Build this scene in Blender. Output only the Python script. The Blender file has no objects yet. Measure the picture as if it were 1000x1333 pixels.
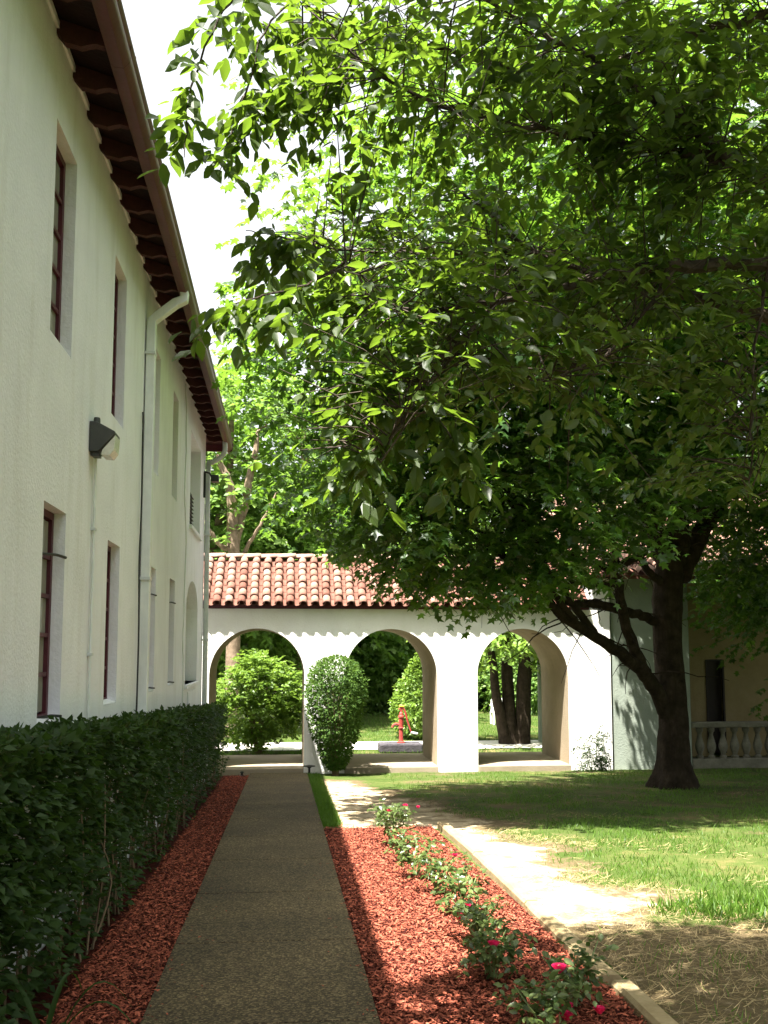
import bpy, math, random
import numpy as np
from mathutils import Vector, Matrix
R = math.radians
rng = np.random.default_rng(7); random.seed(7)
S = bpy.context.scene
COL = S.collection

# ------------------------------------------------------------------ camera, sky, sun, exposure
cam = bpy.data.objects.new('camera', bpy.data.cameras.new('camera')); COL.objects.link(cam); S.camera = cam
CAM_H = 1.55; PITCH = R(5.5); YAW = R(5.865)
cam.location = (0, 0, CAM_H); cam.rotation_euler = (R(90) + PITCH, 0, -YAW)
cam.data.sensor_fit = 'VERTICAL'; cam.data.sensor_height = 24.0
cam.data.lens = 24.0 * 1250 / 1333; cam.data.shift_y = 0.0436
cam.data.clip_start = 0.05; cam.data.clip_end = 1500

SUN_T = Vector((0.283, 0.27, -1.0)).normalized()          # direction the light travels
sun_el = math.asin(-SUN_T.z); sun_az = math.atan2(-SUN_T.x, -SUN_T.y)
w = bpy.data.worlds.new('World'); S.world = w; w.use_nodes = True
nt = w.node_tree; nt.nodes.clear()
out = nt.nodes.new('ShaderNodeOutputWorld'); bg = nt.nodes.new('ShaderNodeBackground')
sky = nt.nodes.new('ShaderNodeTexSky'); sky.sky_type = 'NISHITA'; sky.sun_disc = False
sky.sun_elevation = sun_el; sky.sun_rotation = sun_az
sky.air_density = 1.3; sky.dust_density = 5.0; sky.ozone_density = 1.0
hsv = nt.nodes.new('ShaderNodeHueSaturation'); hsv.inputs['Saturation'].default_value = 0.16
nt.links.new(sky.outputs[0], hsv.inputs['Color']); nt.links.new(hsv.outputs[0], bg.inputs[0])
bg.inputs[1].default_value = 0.072; nt.links.new(bg.outputs[0], out.inputs[0])
sl = bpy.data.lights.new('sun', 'SUN'); so = bpy.data.objects.new('sun', sl); COL.objects.link(so)
sl.energy = 5.0; sl.angle = R(0.55); sl.color = (1.0, 0.95, 0.86)
so.rotation_euler = SUN_T.to_track_quat('-Z', 'Y').to_euler(); so.location = (-8, -8, 30)
S.view_settings.view_transform = 'Standard'; S.view_settings.look = 'None'
S.view_settings.exposure = 2.5; S.view_settings.gamma = 1.0; S.view_settings.use_curve_mapping = False
S.render.engine = 'CYCLES'

# ------------------------------------------------------------------ materials
def mat(name, base, rough=0.8, var=None, vscale=3.0, bump=0.0, bscale=40.0, spec=0.3, extra=None, vdet=6.0, metal=0.0):
    m = bpy.data.materials.new(name); m.use_nodes = True; t = m.node_tree; b = t.nodes['Principled BSDF']
    b.inputs['Base Color'].default_value = (*base, 1); b.inputs['Roughness'].default_value = rough
    b.inputs['Specular IOR Level'].default_value = spec; b.inputs['Metallic'].default_value = metal
    tc = t.nodes.new('ShaderNodeTexCoord')
    if var is not None:
        n = t.nodes.new('ShaderNodeTexNoise'); n.inputs['Scale'].default_value = vscale; n.inputs['Detail'].default_value = vdet
        n.inputs['Roughness'].default_value = 0.65
        t.links.new(tc.outputs['Object'], n.inputs['Vector'])
        cr = t.nodes.new('ShaderNodeValToRGB'); cr.color_ramp.elements[0].position = 0.32; cr.color_ramp.elements[1].position = 0.68
        cr.color_ramp.elements[0].color = (*base, 1); cr.color_ramp.elements[1].color = (*var, 1)
        t.links.new(n.outputs[0], cr.inputs[0]); t.links.new(cr.outputs[0], b.inputs['Base Color'])
    if bump:
        n2 = t.nodes.new('ShaderNodeTexNoise'); n2.inputs['Scale'].default_value = bscale; n2.inputs['Detail'].default_value = 4
        t.links.new(tc.outputs['Object'], n2.inputs['Vector'])
        bp = t.nodes.new('ShaderNodeBump'); bp.inputs['Strength'].default_value = bump; bp.inputs['Distance'].default_value = 0.02
        t.links.new(n2.outputs[0], bp.inputs['Height']); t.links.new(bp.outputs[0], b.inputs['Normal'])
    if extra: extra(m, t, b, tc)
    return m

def leafmat(name, lo, hi, trans, tf=0.4, rough=0.45, spec=0.35):
    m = bpy.data.materials.new(name); m.use_nodes = True; t = m.node_tree; b = t.nodes['Principled BSDF']
    g = t.nodes.new('ShaderNodeNewGeometry'); cr = t.nodes.new('ShaderNodeValToRGB')
    cr.color_ramp.elements[0].color = (*lo, 1); cr.color_ramp.elements[1].color = (*hi, 1)
    t.links.new(g.outputs['Random Per Island'], cr.inputs[0]); t.links.new(cr.outputs[0], b.inputs['Base Color'])
    b.inputs['Roughness'].default_value = rough; b.inputs['Specular IOR Level'].default_value = spec
    tr = t.nodes.new('ShaderNodeBsdfTranslucent'); tr.inputs[0].default_value = (*trans, 1)
    mx = t.nodes.new('ShaderNodeMixShader'); mx.inputs[0].default_value = tf
    t.links.new(b.outputs[0], mx.inputs[1]); t.links.new(tr.outputs[0], mx.inputs[2])
    t.links.new(mx.outputs[0], t.nodes['Material Output'].inputs[0])
    return m

def streaks(amount, dirt, scale=(2.2, 2.2, 0.35), pos=(0.5, 0.8)):
    """rain streaks and grime multiplied over the base colour"""
    def f(m, t, b, tc):
        mp = t.nodes.new('ShaderNodeMapping'); mp.inputs['Scale'].default_value = scale
        n = t.nodes.new('ShaderNodeTexNoise'); n.inputs['Scale'].default_value = 2.0; n.inputs['Detail'].default_value = 8; n.inputs['Roughness'].default_value = 0.7
        t.links.new(tc.outputs['Object'], mp.inputs[0]); t.links.new(mp.outputs[0], n.inputs['Vector'])
        cr = t.nodes.new('ShaderNodeValToRGB'); cr.color_ramp.elements[0].position = pos[0]; cr.color_ramp.elements[1].position = pos[1]
        cr.color_ramp.elements[0].color = (0, 0, 0, 1); cr.color_ramp.elements[1].color = (amount, amount, amount, 1)
        t.links.new(n.outputs[0], cr.inputs[0])
        mx = t.nodes.new('ShaderNodeMix'); mx.data_type = 'RGBA'
        src = b.inputs['Base Color'].links[0].from_socket if b.inputs['Base Color'].links else None
        t.links.new(cr.outputs[0], mx.inputs['Factor'])
        if src: t.links.new(src, mx.inputs['A'])
        else: mx.inputs['A'].default_value = b.inputs['Base Color'].default_value
        mx.inputs['B'].default_value = (*dirt, 1)
        t.links.new(mx.outputs['Result'], b.inputs['Base Color'])
    return f

def island_var(lo, hi):
    def f(m, t, b, tc):
        g = t.nodes.new('ShaderNodeNewGeometry'); cr = t.nodes.new('ShaderNodeValToRGB')
        cr.color_ramp.elements[0].color = (*lo, 1); cr.color_ramp.elements[1].color = (*hi, 1)
        t.links.new(g.outputs['Random Per Island'], cr.inputs[0]); t.links.new(cr.outputs[0], b.inputs['Base Color'])
    return f

def objvar(cols):
    """colour picked per object (each tile fired differently), with a little noise inside"""
    def f(m, t, b, tc):
        oi = t.nodes.new('ShaderNodeObjectInfo'); cr = t.nodes.new('ShaderNodeValToRGB')
        e = cr.color_ramp.elements; e[0].color = (*cols[0], 1); e[1].color = (*cols[-1], 1)
        for i, c in enumerate(cols[1:-1]):
            k = e.new((i + 1) / (len(cols) - 1)); k.color = (*c, 1)
        n = t.nodes.new('ShaderNodeTexNoise'); n.inputs['Scale'].default_value = 9; n.inputs['Detail'].default_value = 5
        t.links.new(tc.outputs['Object'], n.inputs['Vector'])
        a = t.nodes.new('ShaderNodeMath'); a.operation = 'MULTIPLY_ADD'; a.inputs[1].default_value = 0.7; a.inputs[2].default_value = -0.35
        t.links.new(n.outputs[0], a.inputs[0])
        s = t.nodes.new('ShaderNodeMath'); s.operation = 'ADD'
        t.links.new(oi.outputs['Random'], s.inputs[0]); t.links.new(a.outputs[0], s.inputs[1])
        t.links.new(s.outputs[0], cr.inputs[0]); t.links.new(cr.outputs[0], b.inputs['Base Color'])
    return f

M = {}
M['stucco'] = mat("stucco", (0.73, 0.74, 0.80), 0.92, (0.81, 0.82, 0.875), 1.6, 0.32, 38, 0.15, streaks(0.42, (0.47, 0.46, 0.42), (1.6, 1.6, 0.28), (0.50, 0.78)))
M['stucco_white'] = mat('stucco_white', (0.78, 0.77, 0.73), 0.92, (0.84, 0.83, 0.80), 2.0, 0.45, 34, 0.15, streaks(0.3, (0.45, 0.42, 0.34), (1.5, 1.5, 0.4), (0.55, 0.85)))
M['stucco_bounce_tan'] = mat('stucco_bounce_tan', (0.24, 0.195, 0.135), 0.92, (0.31, 0.255, 0.185), 2.0, 0.4, 34, 0.15)  # warm bounce and shade inside the arches, put into the stucco colour
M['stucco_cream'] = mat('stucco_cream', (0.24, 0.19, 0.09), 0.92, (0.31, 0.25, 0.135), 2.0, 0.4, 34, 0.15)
M['stucco_shade_grey'] = mat('stucco_shade_grey', (0.24, 0.28, 0.235), 0.92, (0.31, 0.35, 0.30), 1.2, 0.4, 34, 0.15, streaks(0.4, (0.28, 0.3, 0.22), (1.5, 1.5, 0.4), (0.5, 0.8)))  # tree shade on this wall is put into its grey-green colour
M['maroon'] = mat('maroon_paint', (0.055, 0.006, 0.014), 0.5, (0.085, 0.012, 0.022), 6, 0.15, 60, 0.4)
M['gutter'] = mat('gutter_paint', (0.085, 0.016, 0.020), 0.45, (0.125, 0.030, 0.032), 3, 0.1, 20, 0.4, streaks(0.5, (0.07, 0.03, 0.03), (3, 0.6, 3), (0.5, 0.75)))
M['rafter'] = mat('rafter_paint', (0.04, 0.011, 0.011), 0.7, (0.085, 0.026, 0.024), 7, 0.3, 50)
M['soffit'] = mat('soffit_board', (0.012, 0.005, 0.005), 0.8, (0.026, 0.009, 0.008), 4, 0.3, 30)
M['pipe'] = mat('white_pipe_paint', (0.62, 0.66, 0.66), 0.5, (0.74, 0.77, 0.76), 5, 0.05, 20, 0.4, streaks(0.4, (0.4, 0.42, 0.38), (4, 4, 0.5), (0.5, 0.8)))
M['pipe_end'] = mat('galvanised_pipe', (0.45, 0.49, 0.5), 0.45, (0.6, 0.63, 0.62), 6, 0.05, 20, 0.5)
M['glass'] = mat('window_glass', (0.22, 0.23, 0.20), 0.08, (0.34, 0.34, 0.29), 2.0, 0.03, 3, 0.8)
M['darkglass'] = mat('dark_glass', (0.02, 0.022, 0.025), 0.1, spec=0.7)
M['black'] = mat('black_metal', (0.02, 0.02, 0.022), 0.5, (0.035, 0.035, 0.035), 10, 0.1, 60)
M['bronze'] = mat('bronze_housing', (0.028, 0.03, 0.03), 0.45, (0.05, 0.052, 0.05), 9, 0.1, 60, 0.5)
M['lens'] = mat('prismatic_lens', (0.55, 0.54, 0.48), 0.15, (0.75, 0.74, 0.68), 12, 0.4, 90, 0.8)
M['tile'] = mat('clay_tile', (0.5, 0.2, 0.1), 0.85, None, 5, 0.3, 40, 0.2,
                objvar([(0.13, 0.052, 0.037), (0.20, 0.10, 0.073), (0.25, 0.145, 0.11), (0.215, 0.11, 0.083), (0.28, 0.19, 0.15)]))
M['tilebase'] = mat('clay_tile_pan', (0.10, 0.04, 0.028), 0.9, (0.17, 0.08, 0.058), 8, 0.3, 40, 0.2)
M['mortar'] = mat('ridge_mortar', (0.22, 0.13, 0.10), 0.9, (0.32, 0.22, 0.17), 8, 0.4, 40)
def agg(m, t, b, tc):
    v = t.nodes.new('ShaderNodeTexVoronoi'); v.inputs['Scale'].default_value = 95
    t.links.new(tc.outputs['Object'], v.inputs['Vector'])
    cr = t.nodes.new('ShaderNodeValToRGB'); e = cr.color_ramp.elements
    e[0].color = (0.035, 0.025, 0.013, 1); e[1].color = (0.20, 0.155, 0.085, 1); k = e.new(0.6); k.color = (0.072, 0.054, 0.029, 1)
    sep = t.nodes.new('ShaderNodeSeparateColor'); t.links.new(v.outputs['Color'], sep.inputs[0]); t.links.new(sep.outputs[0], cr.inputs[0])
    n = t.nodes.new('ShaderNodeTexNoise'); n.inputs['Scale'].default_value = 1.3; n.inputs['Detail'].default_value = 7
    t.links.new(tc.outputs['Object'], n.inputs['Vector'])
    r2 = t.nodes.new('ShaderNodeValToRGB'); r2.color_ramp.elements[0].color = (0.6, 0.6, 0.6, 1); r2.color_ramp.elements[1].color = (1.15, 1.12, 1.05, 1)
    r2.color_ramp.elements[0].position = .3; r2.color_ramp.elements[1].position = .7
    t.links.new(n.outputs[0], r2.inputs[0])
    mx = t.nodes.new('ShaderNodeMix'); mx.data_type = 'RGBA'; mx.blend_type = 'MULTIPLY'; mx.inputs['Factor'].default_value = 1
    t.links.new(cr.outputs[0], mx.inputs['A']); t.links.new(r2.outputs[0], mx.inputs['B']); t.links.new(mx.outputs['Result'], b.inputs['Base Color'])
    bp = t.nodes.new('ShaderNodeBump'); bp.inputs['Strength'].default_value = 0.6; bp.inputs['Distance'].default_value = 0.008; bp.invert = True
    t.links.new(v.outputs['Distance'], bp.inputs['Height']); t.links.new(bp.outputs[0], b.inputs['Normal'])
M['aggregate'] = mat('exposed_aggregate', (0.2, 0.16, 0.1), 0.85, extra=agg)
M['slab'] = mat('arcade_floor', (0.22, 0.18, 0.125), 0.85, (0.30, 0.25, 0.18), 2, 0.3, 40)
M['concrete'] = mat('pale_concrete', (0.6, 0.56, 0.5), 0.85, (0.7, 0.66, 0.6), 2, 0.3, 40)
M['mulch'] = mat('red_mulch_bed', (0.022, 0.004, 0.003), 0.95, (0.075, 0.012, 0.007), 22, 1.0, 45, 0.1, vdet=10)
M['chips'] = mat('red_mulch_chips', (0.3, 0.06, 0.03), 0.9, extra=island_var((0.025, 0.004, 0.003), (0.40, 0.112, 0.064)), spec=0.15)
M['timber'] = mat('landscape_timber', (0.22, 0.165, 0.085), 0.8, (0.34, 0.265, 0.15), 5, 0.4, 30, 0.2)
M['dirt'] = mat('sandy_dirt', (0.27, 0.205, 0.12), 0.95, (0.44, 0.35, 0.23), 4, 0.8, 30, 0.1, vdet=10)
M['straw'] = mat('dry_straw', (0.4, 0.3, 0.15), 0.8, extra=island_var((0.15, 0.105, 0.045), (0.44, 0.34, 0.18)), spec=0.2)
def lawn(m, t, b, tc):
    n = t.nodes.new('ShaderNodeTexNoise'); n.inputs['Scale'].default_value = 0.9; n.inputs['Detail'].default_value = 9; n.inputs['Roughness'].default_value = 0.7
    t.links.new(tc.outputs['Object'], n.inputs['Vector'])
    cr = t.nodes.new('ShaderNodeValToRGB'); e = cr.color_ramp.elements; e[0].position = 0.38; e[1].position = 0.68
    e[0].color = (0.035, 0.06, 0.011, 1); e[1].color = (0.15, 0.115, 0.05, 1); k = e.new(0.54); k.color = (0.06, 0.08, 0.02, 1)
    t.links.new(n.outputs[0], cr.inputs[0]); t.links.new(cr.outputs[0], b.inputs['Base Color'])
M['lawn'] = mat('lawn_ground', (0.1, 0.13, 0.04), 0.95, bump=0.8, bscale=30, extra=lawn, spec=0.1)
def wornf(m, t, b, tc):
    lawn(m, t, b, tc); lw = b.inputs['Base Color'].links[0].from_socket
    a = t.nodes.new('ShaderNodeAttribute'); a.attribute_name = 'worn'
    n = t.nodes.new('ShaderNodeTexNoise'); n.inputs['Scale'].default_value = 14; n.inputs['Detail'].default_value = 8; n.inputs['Roughness'].default_value = .75
    t.links.new(tc.outputs['Object'], n.inputs['Vector'])
    ma = t.nodes.new('ShaderNodeMath'); ma.operation = 'MULTIPLY_ADD'; ma.inputs[1].default_value = 1.3; ma.inputs[2].default_value = -.65
    t.links.new(n.outputs[0], ma.inputs[0]); sm = t.nodes.new('ShaderNodeMath'); sm.operation = 'ADD'; t.links.new(ma.outputs[0], sm.inputs[0]); t.links.new(a.outputs['Fac'], sm.inputs[1])
    r1 = t.nodes.new('ShaderNodeValToRGB'); r1.color_ramp.elements[0].position = .25; r1.color_ramp.elements[1].position = .42
    r2 = t.nodes.new('ShaderNodeValToRGB'); r2.color_ramp.elements[0].position = .58; r2.color_ramp.elements[1].position = .85
    t.links.new(sm.outputs[0], r1.inputs[0]); t.links.new(sm.outputs[0], r2.inputs[0])
    n2 = t.nodes.new('ShaderNodeTexNoise'); n2.inputs['Scale'].default_value = 5; n2.inputs['Detail'].default_value = 9
    t.links.new(tc.outputs['Object'], n2.inputs['Vector']); r3 = t.nodes.new('ShaderNodeValToRGB'); r3.color_ramp.elements[0].color = (.21, .155, .09, 1); r3.color_ramp.elements[1].color = (.42, .34, .23, 1)
    r3.color_ramp.elements[0].position = .35; r3.color_ramp.elements[1].position = .6; t.links.new(n2.outputs[0], r3.inputs[0])
    m1 = t.nodes.new('ShaderNodeMix'); m1.data_type = 'RGBA'; m1.inputs['B'].default_value = (.105, .078, .042, 1)
    t.links.new(r1.outputs[0], m1.inputs['Factor']); t.links.new(lw, m1.inputs['A'])
    m2 = t.nodes.new('ShaderNodeMix'); m2.data_type = 'RGBA'; t.links.new(r2.outputs[0], m2.inputs['Factor']); t.links.new(m1.outputs['Result'], m2.inputs['A']); t.links.new(r3.outputs[0], m2.inputs['B'])
    t.links.new(m2.outputs['Result'], b.inputs['Base Color'])
M['worn'] = mat('worn_lawn', (0.1, 0.13, 0.04), 0.95, bump=0.9, bscale=35, extra=wornf, spec=0.1)
M['grass'] = leafmat('grass_blades', (0.035, 0.075, 0.010), (0.10, 0.19, 0.02), (0.16, 0.34, 0.026), 0.34, 0.5)
M['bark'] = mat('maple_bark', (0.014, 0.010, 0.007), 0.95, (0.05, 0.038, 0.027), 6, 1.0, 16, 0.1,
                streaks(0.8, (0.02, 0.015, 0.01), (9, 9, 1.2), (0.45, 0.65)))
M['cherrybark'] = mat('cherry_bark', (0.02, 0.014, 0.010), 0.8, (0.075, 0.055, 0.04), 14, 0.7, 30, 0.25)
M['palebark'] = mat('pale_bark', (0.10, 0.075, 0.05), 0.9, (0.24, 0.18, 0.13), 5, 0.8, 14, 0.1)
M['twig'] = mat('twig', (0.1, 0.07, 0.04), 0.9, (0.2, 0.15, 0.09), 6)
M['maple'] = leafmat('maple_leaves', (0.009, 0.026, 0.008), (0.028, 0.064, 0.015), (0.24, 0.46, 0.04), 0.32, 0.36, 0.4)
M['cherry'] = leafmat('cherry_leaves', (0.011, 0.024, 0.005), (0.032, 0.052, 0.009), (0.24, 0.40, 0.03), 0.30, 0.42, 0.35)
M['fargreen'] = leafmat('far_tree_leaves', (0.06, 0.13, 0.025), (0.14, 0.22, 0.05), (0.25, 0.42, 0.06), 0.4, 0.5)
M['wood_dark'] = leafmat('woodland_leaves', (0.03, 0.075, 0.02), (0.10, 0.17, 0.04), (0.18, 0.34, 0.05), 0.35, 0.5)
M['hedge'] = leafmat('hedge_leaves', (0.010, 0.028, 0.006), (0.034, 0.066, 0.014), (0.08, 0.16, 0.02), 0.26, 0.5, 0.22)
M['shrub'] = leafmat('shrub_leaves', (0.06, 0.12, 0.015), (0.15, 0.24, 0.035), (0.24, 0.38, 0.045), 0.35, 0.45)
M['topiary'] = leafmat('topiary_leaves', (0.03, 0.07, 0.015), (0.08, 0.14, 0.03), (0.14, 0.25, 0.04), 0.3, 0.65, 0.1)
M['rose'] = leafmat('rose_leaves', (0.018, 0.042, 0.010), (0.12, 0.16, 0.05), (0.2, 0.32, 0.08), 0.3, 0.35, 0.45)
M['bloom'] = leafmat('rose_petals', (0.55, 0.012, 0.06), (0.72, 0.03, 0.16), (0.7, 0.03, 0.15), 0.3, 0.5)
M['stem'] = mat('green_stem', (0.12, 0.2, 0.06), 0.6, (0.2, 0.24, 0.1), 10)
M['pump'] = mat('red_pump_paint', (0.28, 0.03, 0.025), 0.5, (0.38, 0.06, 0.045), 8, 0.1, 30, 0.4)
M['stone'] = mat('dark_stone_block', (0.035, 0.032, 0.037), 0.9, (0.075, 0.068, 0.078), 8, 0.6, 20)
M['pale_stone'] = mat('cast_stone', (0.13, 0.125, 0.095), 0.9, (0.24, 0.23, 0.18), 5, 0.5, 30)
M['white'] = mat('white_plastic', (0.75, 0.75, 0.72), 0.4, (0.82, 0.82, 0.8), 4)
M['door'] = mat('dark_door', (0.02, 0.015, 0.012), 0.6, (0.035, 0.025, 0.02), 4)
M['yellow'] = mat('yellow_paint', (0.7, 0.55, 0.05), 0.5, (0.75, 0.62, 0.1), 6)

# ------------------------------------------------------------------ helpers
def gz(y):
    return -0.047 * max(min(y, 19.5), -8.0)

def wloc(o):
    return o.location if o.parent is None else o.location + wloc(o.parent)

def link(o, parent=None):
    COL.objects.link(o)
    if parent is not None: o.parent = parent
    return o

def tag(o, label=None, cat=None, group=None, kind=None):
    if label: o['label'] = label
    if cat: o['category'] = cat
    if group: o['group'] = group
    if kind: o['kind'] = kind
    return o

def empty(name, loc, label, cat, group=None):
    o = bpy.data.objects.new(name, None); link(o); o.location = loc; o.empty_display_size = 0.2
    return tag(o, label, cat, group)

def mesh(name, V, F, m, parent=None, smooth=False, kind=None):
    """V in world coordinates; F list of index tuples"""
    V = np.asarray(V, float)
    off = np.array(wloc(parent)) if parent is not None else np.zeros(3)
    me = bpy.data.meshes.new(name); me.from_pydata((V - off).tolist(), [], [tuple(f) for f in F]); me.update()
    me.materials.append(m)
    if smooth: me.polygons.foreach_set('use_smooth', [True] * len(me.polygons))
    o = bpy.data.objects.new(name, me); link(o, parent)
    if kind: o['kind'] = kind
    return o

class MB:
    def __init__(s): s.V = []; s.F = []
    def add(s, V, F):
        n = len(s.V); s.V += [tuple(v) for v in V]; s.F += [tuple(i + n for i in f) for f in F]; return s
    def box(s, a, b, top=None):
        (x0, y0, z0), (x1, y1, z1) = a, b
        V = [(x0, y0, z0), (x1, y0, z0), (x1, y1, z0), (x0, y1, z0), (x0, y0, z1), (x1, y0, z1), (x1, y1, z1), (x0, y1, z1)]
        return s.add(V, [(0, 3, 2, 1), (4, 5, 6, 7), (0, 1, 5, 4), (1, 2, 6, 5), (2, 3, 7, 6), (3, 0, 4, 7)])
    def tube(s, pts, rad, n=8, cap=True, squash=None):
        pts = [Vector(p) for p in pts]
        if not hasattr(rad, '__len__'): rad = [rad] * len(pts)
        V = []; F = []; prev = None
        for i, p in enumerate(pts):
            d = (pts[min(i + 1, len(pts) - 1)] - pts[max(i - 1, 0)]).normalized()
            if prev is None:
                u = d.cross(Vector((0, 0, 1)) if abs(d.z) < 0.9 else Vector((1, 0, 0))).normalized()
            else:
                u = (prev - d * prev.dot(d)).normalized()
            prev = u; v = d.cross(u)
            for k in range(n):
                a = 2 * math.pi * k / n
                V.append(p + (u * math.cos(a) + v * math.sin(a)) * rad[i])
        for i in range(len(pts) - 1):
            for k in range(n):
                F.append((i * n + k, i * n + (k + 1) % n, (i + 1) * n + (k + 1) % n, (i + 1) * n + k))
        if cap: F.append(tuple(range(n))[::-1]); F.append(tuple((len(pts) - 1) * n + k for k in range(n)))
        return s.add(V, F)
    def prism(s, prof, axis, a, b):
        """prof: list of 2d points in the plane normal to axis ('x' -> (y,z); 'y' -> (x,z); 'z' -> (x,y))"""
        def P(q, t):
            return {'x': (t, q[0], q[1]), 'y': (q[0], t, q[1]), 'z': (q[0], q[1], t)}[axis]
        n = len(prof); V = [P(q, a) for q in prof] + [P(q, b) for q in prof]
        F = [tuple(range(n)), tuple(range(2 * n - 1, n - 1, -1))] + [(i, i + n, (i + 1) % n + n, (i + 1) % n) for i in range(n)]
        return s.add(V, F)
    def lathe(s, c, prof, n=16):
        V = []; F = []
        for (r, z) in prof:
            for k in range(n):
                a = 2 * math.pi * k / n; V.append((c[0] + r * math.cos(a), c[1] + r * math.sin(a), c[2] + z))
        for i in range(len(prof) - 1):
            for k in range(n): F.append((i * n + k, i * n + (k + 1) % n, (i + 1) * n + (k + 1) % n, (i + 1) * n + k))
        F.append(tuple(range(n))[::-1]); F.append(tuple((len(prof) - 1) * n + k for k in range(n)))
        return s.add(V, F)
    def build(s, name, m, parent=None, smooth=False, kind=None, bevel=0.0):
        o = mesh(name, s.V, s.F, m, parent, smooth, kind)
        if smooth:
            try: o.data.set_sharp_from_angle(angle=R(40))
            except Exception: pass
        if bevel:
            bv = o.modifiers.new('b', 'BEVEL'); bv.width = bevel; bv.segments = 2; bv.limit_method = 'ANGLE'
        return o

def smoothpath(pts, rads, sub=5, wob=0.0):
    P = [Vector(p) for p in pts]; out = []; rr = []
    for i in range(len(P) - 1):
        p0 = P[max(i - 1, 0)]; p1 = P[i]; p2 = P[i + 1]; p3 = P[min(i + 2, len(P) - 1)]
        for k in range(sub):
            t = k / sub
            q = 0.5 * ((2 * p1) + (p2 - p0) * t + (2 * p0 - 5 * p1 + 4 * p2 - p3) * t * t + (3 * p1 - p0 - 3 * p2 + p3) * t ** 3)
            if wob and (i or k): q += Vector((random.gauss(0, wob), random.gauss(0, wob), random.gauss(0, wob)))
            out.append(q); rr.append(rads[i] * (1 - t) + rads[i + 1] * t)
    out.append(P[-1]); rr.append(rads[-1])
    return out, rr

# leaf templates: x along the leaf, y across, z = normal
OVATE = (np.array([(0, 0, 0), (.45, 0, -.03), (1, 0, -.10), (.12, .14, .01), (.45, .25, .05), (.8, .13, .0), (.12, -.14, .01), (.45, -.25, .05), (.8, -.13, .0)]),
         [(0, 1, 4, 3), (1, 2, 5, 4), (0, 6, 7, 1), (1, 7, 8, 2)])
SIMPLE = (np.array([(0, 0, 0), (.5, .30, .07), (1, 0, -.05), (.5, -.30, .07)]), [(0, 1, 2, 3)])
FOLD = (np.array([(0, 0, 0), (.42, .27, .09), (.98, 0, -.08), (.42, -.27, .09)]), [(0, 2, 1), (0, 3, 2)])
MAPLE = (np.array([(0, 0, 0), (.08, .34, -.05), (.27, .2, .02), (.55, .52, -.05), (.58, .18, .03), (1, 0, -.08),
                   (.58, -.18, .03), (.55, -.52, -.05), (.27, -.2, .02), (.08, -.34, -.05)]), [(0, 2, 1), (0, 4, 3, 2), (0, 5, 4), (0, 6, 5), (0, 8, 7, 6), (0, 9, 8)])
PETAL = (np.array([(0, 0, 0), (.5, .36, .12), (.92, .30, .02), (1, 0, -.06), (.92, -.30, .02), (.5, -.36, .12)]), [(0, 3, 2, 1), (0, 5, 4, 3)])
BLADE = (np.array([(0, .04, 0), (0, -.04, 0), (.55, -.03, .04), (.55, .03, .04), (1, 0, .16)]), [(0, 1, 2, 3), (3, 2, 4)])
CHIP = (np.array([(0, .1, 0), (0, -.1, 0), (1, -.12, .02), (1, .1, .02), (.5, .16, .12), (.5, -.15, .10)]), [(0, 1, 5, 4), (4, 5, 2, 3)])

def nrm(a):
    return a / np.maximum(np.linalg.norm(a, axis=1, keepdims=True), 1e-9)

def cloud(name, P, D, N, L, tmpl, m, parent=None, kind='stuff', wid=1.0):
    P = np.asarray(P, float); L = np.asarray(L, float).reshape(-1, 1, 1)
    x = nrm(D); z = nrm(N - x * (N * x).sum(1, keepdims=True)); y = np.cross(z, x)
    T, F = tmpl; n = len(P); k = len(T)
    V = P[:, None, :] + L * (T[None, :, 0:1] * x[:, None, :] + wid * T[None, :, 1:2] * y[:, None, :] + T[None, :, 2:3] * z[:, None, :])
    off = np.array(wloc(parent)) if parent is not None else np.zeros(3)
    V = (V - off).reshape(-1, 3)
    lens = np.array([len(f) for f in F]); flat = np.concatenate([np.array(f) for f in F])
    idx = (flat[None, :] + (np.arange(n) * k)[:, None]).ravel().astype(np.int32)
    tot = np.tile(lens, n).astype(np.int32); st = np.concatenate([[0], np.cumsum(tot)[:-1]]).astype(np.int32)
    me = bpy.data.meshes.new(name); me.vertices.add(len(V)); me.vertices.foreach_set('co', V.ravel().astype(np.float32))
    me.loops.add(len(idx)); me.loops.foreach_set('vertex_index', idx)
    me.polygons.add(len(tot)); me.polygons.foreach_set('loop_start', st); me.polygons.foreach_set('loop_total', tot)
    me.update(calc_edges=True); me.materials.append(m)
    o = bpy.data.objects.new(name, me); link(o, parent)
    if kind: o['kind'] = kind
    return o

def sprays(C, out, n, length, size, flat=0.35, droop=0.35, rg=rng):
    """C (k,3) spray bases, out (k,3) directions; leaves sit alternately along each twig"""
    k = len(C); out = nrm(out + rg.normal(0, .35, (k, 3))); out[:, 2] = out[:, 2] * .5 - .1; out = nrm(out)
    t = (np.arange(n) + rg.random((k, n))) / n
    P = C[:, None, :] + out[:, None, :] * (t * length)[:, :, None]
    P[:, :, 2] -= droop * length * t ** 2
    side = np.cross(out, np.array([0, 0, 1.0])); side = nrm(side)
    sg = np.where(np.arange(n) % 2 == 0, 1, -1)[None, :, None]
    D = out[:, None, :] * .55 + side[:, None, :] * sg * .8 + rg.normal(0, .25, (k, n, 3)); D[:, :, 2] -= droop
    N = np.array([0, 0, 1.0]) + rg.normal(0, flat, (k, n, 3))
    L = size * rg.uniform(.65, 1.25, (k, n))
    return P.reshape(-1, 3), D.reshape(-1, 3), N.reshape(-1, 3), L.ravel()

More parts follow.
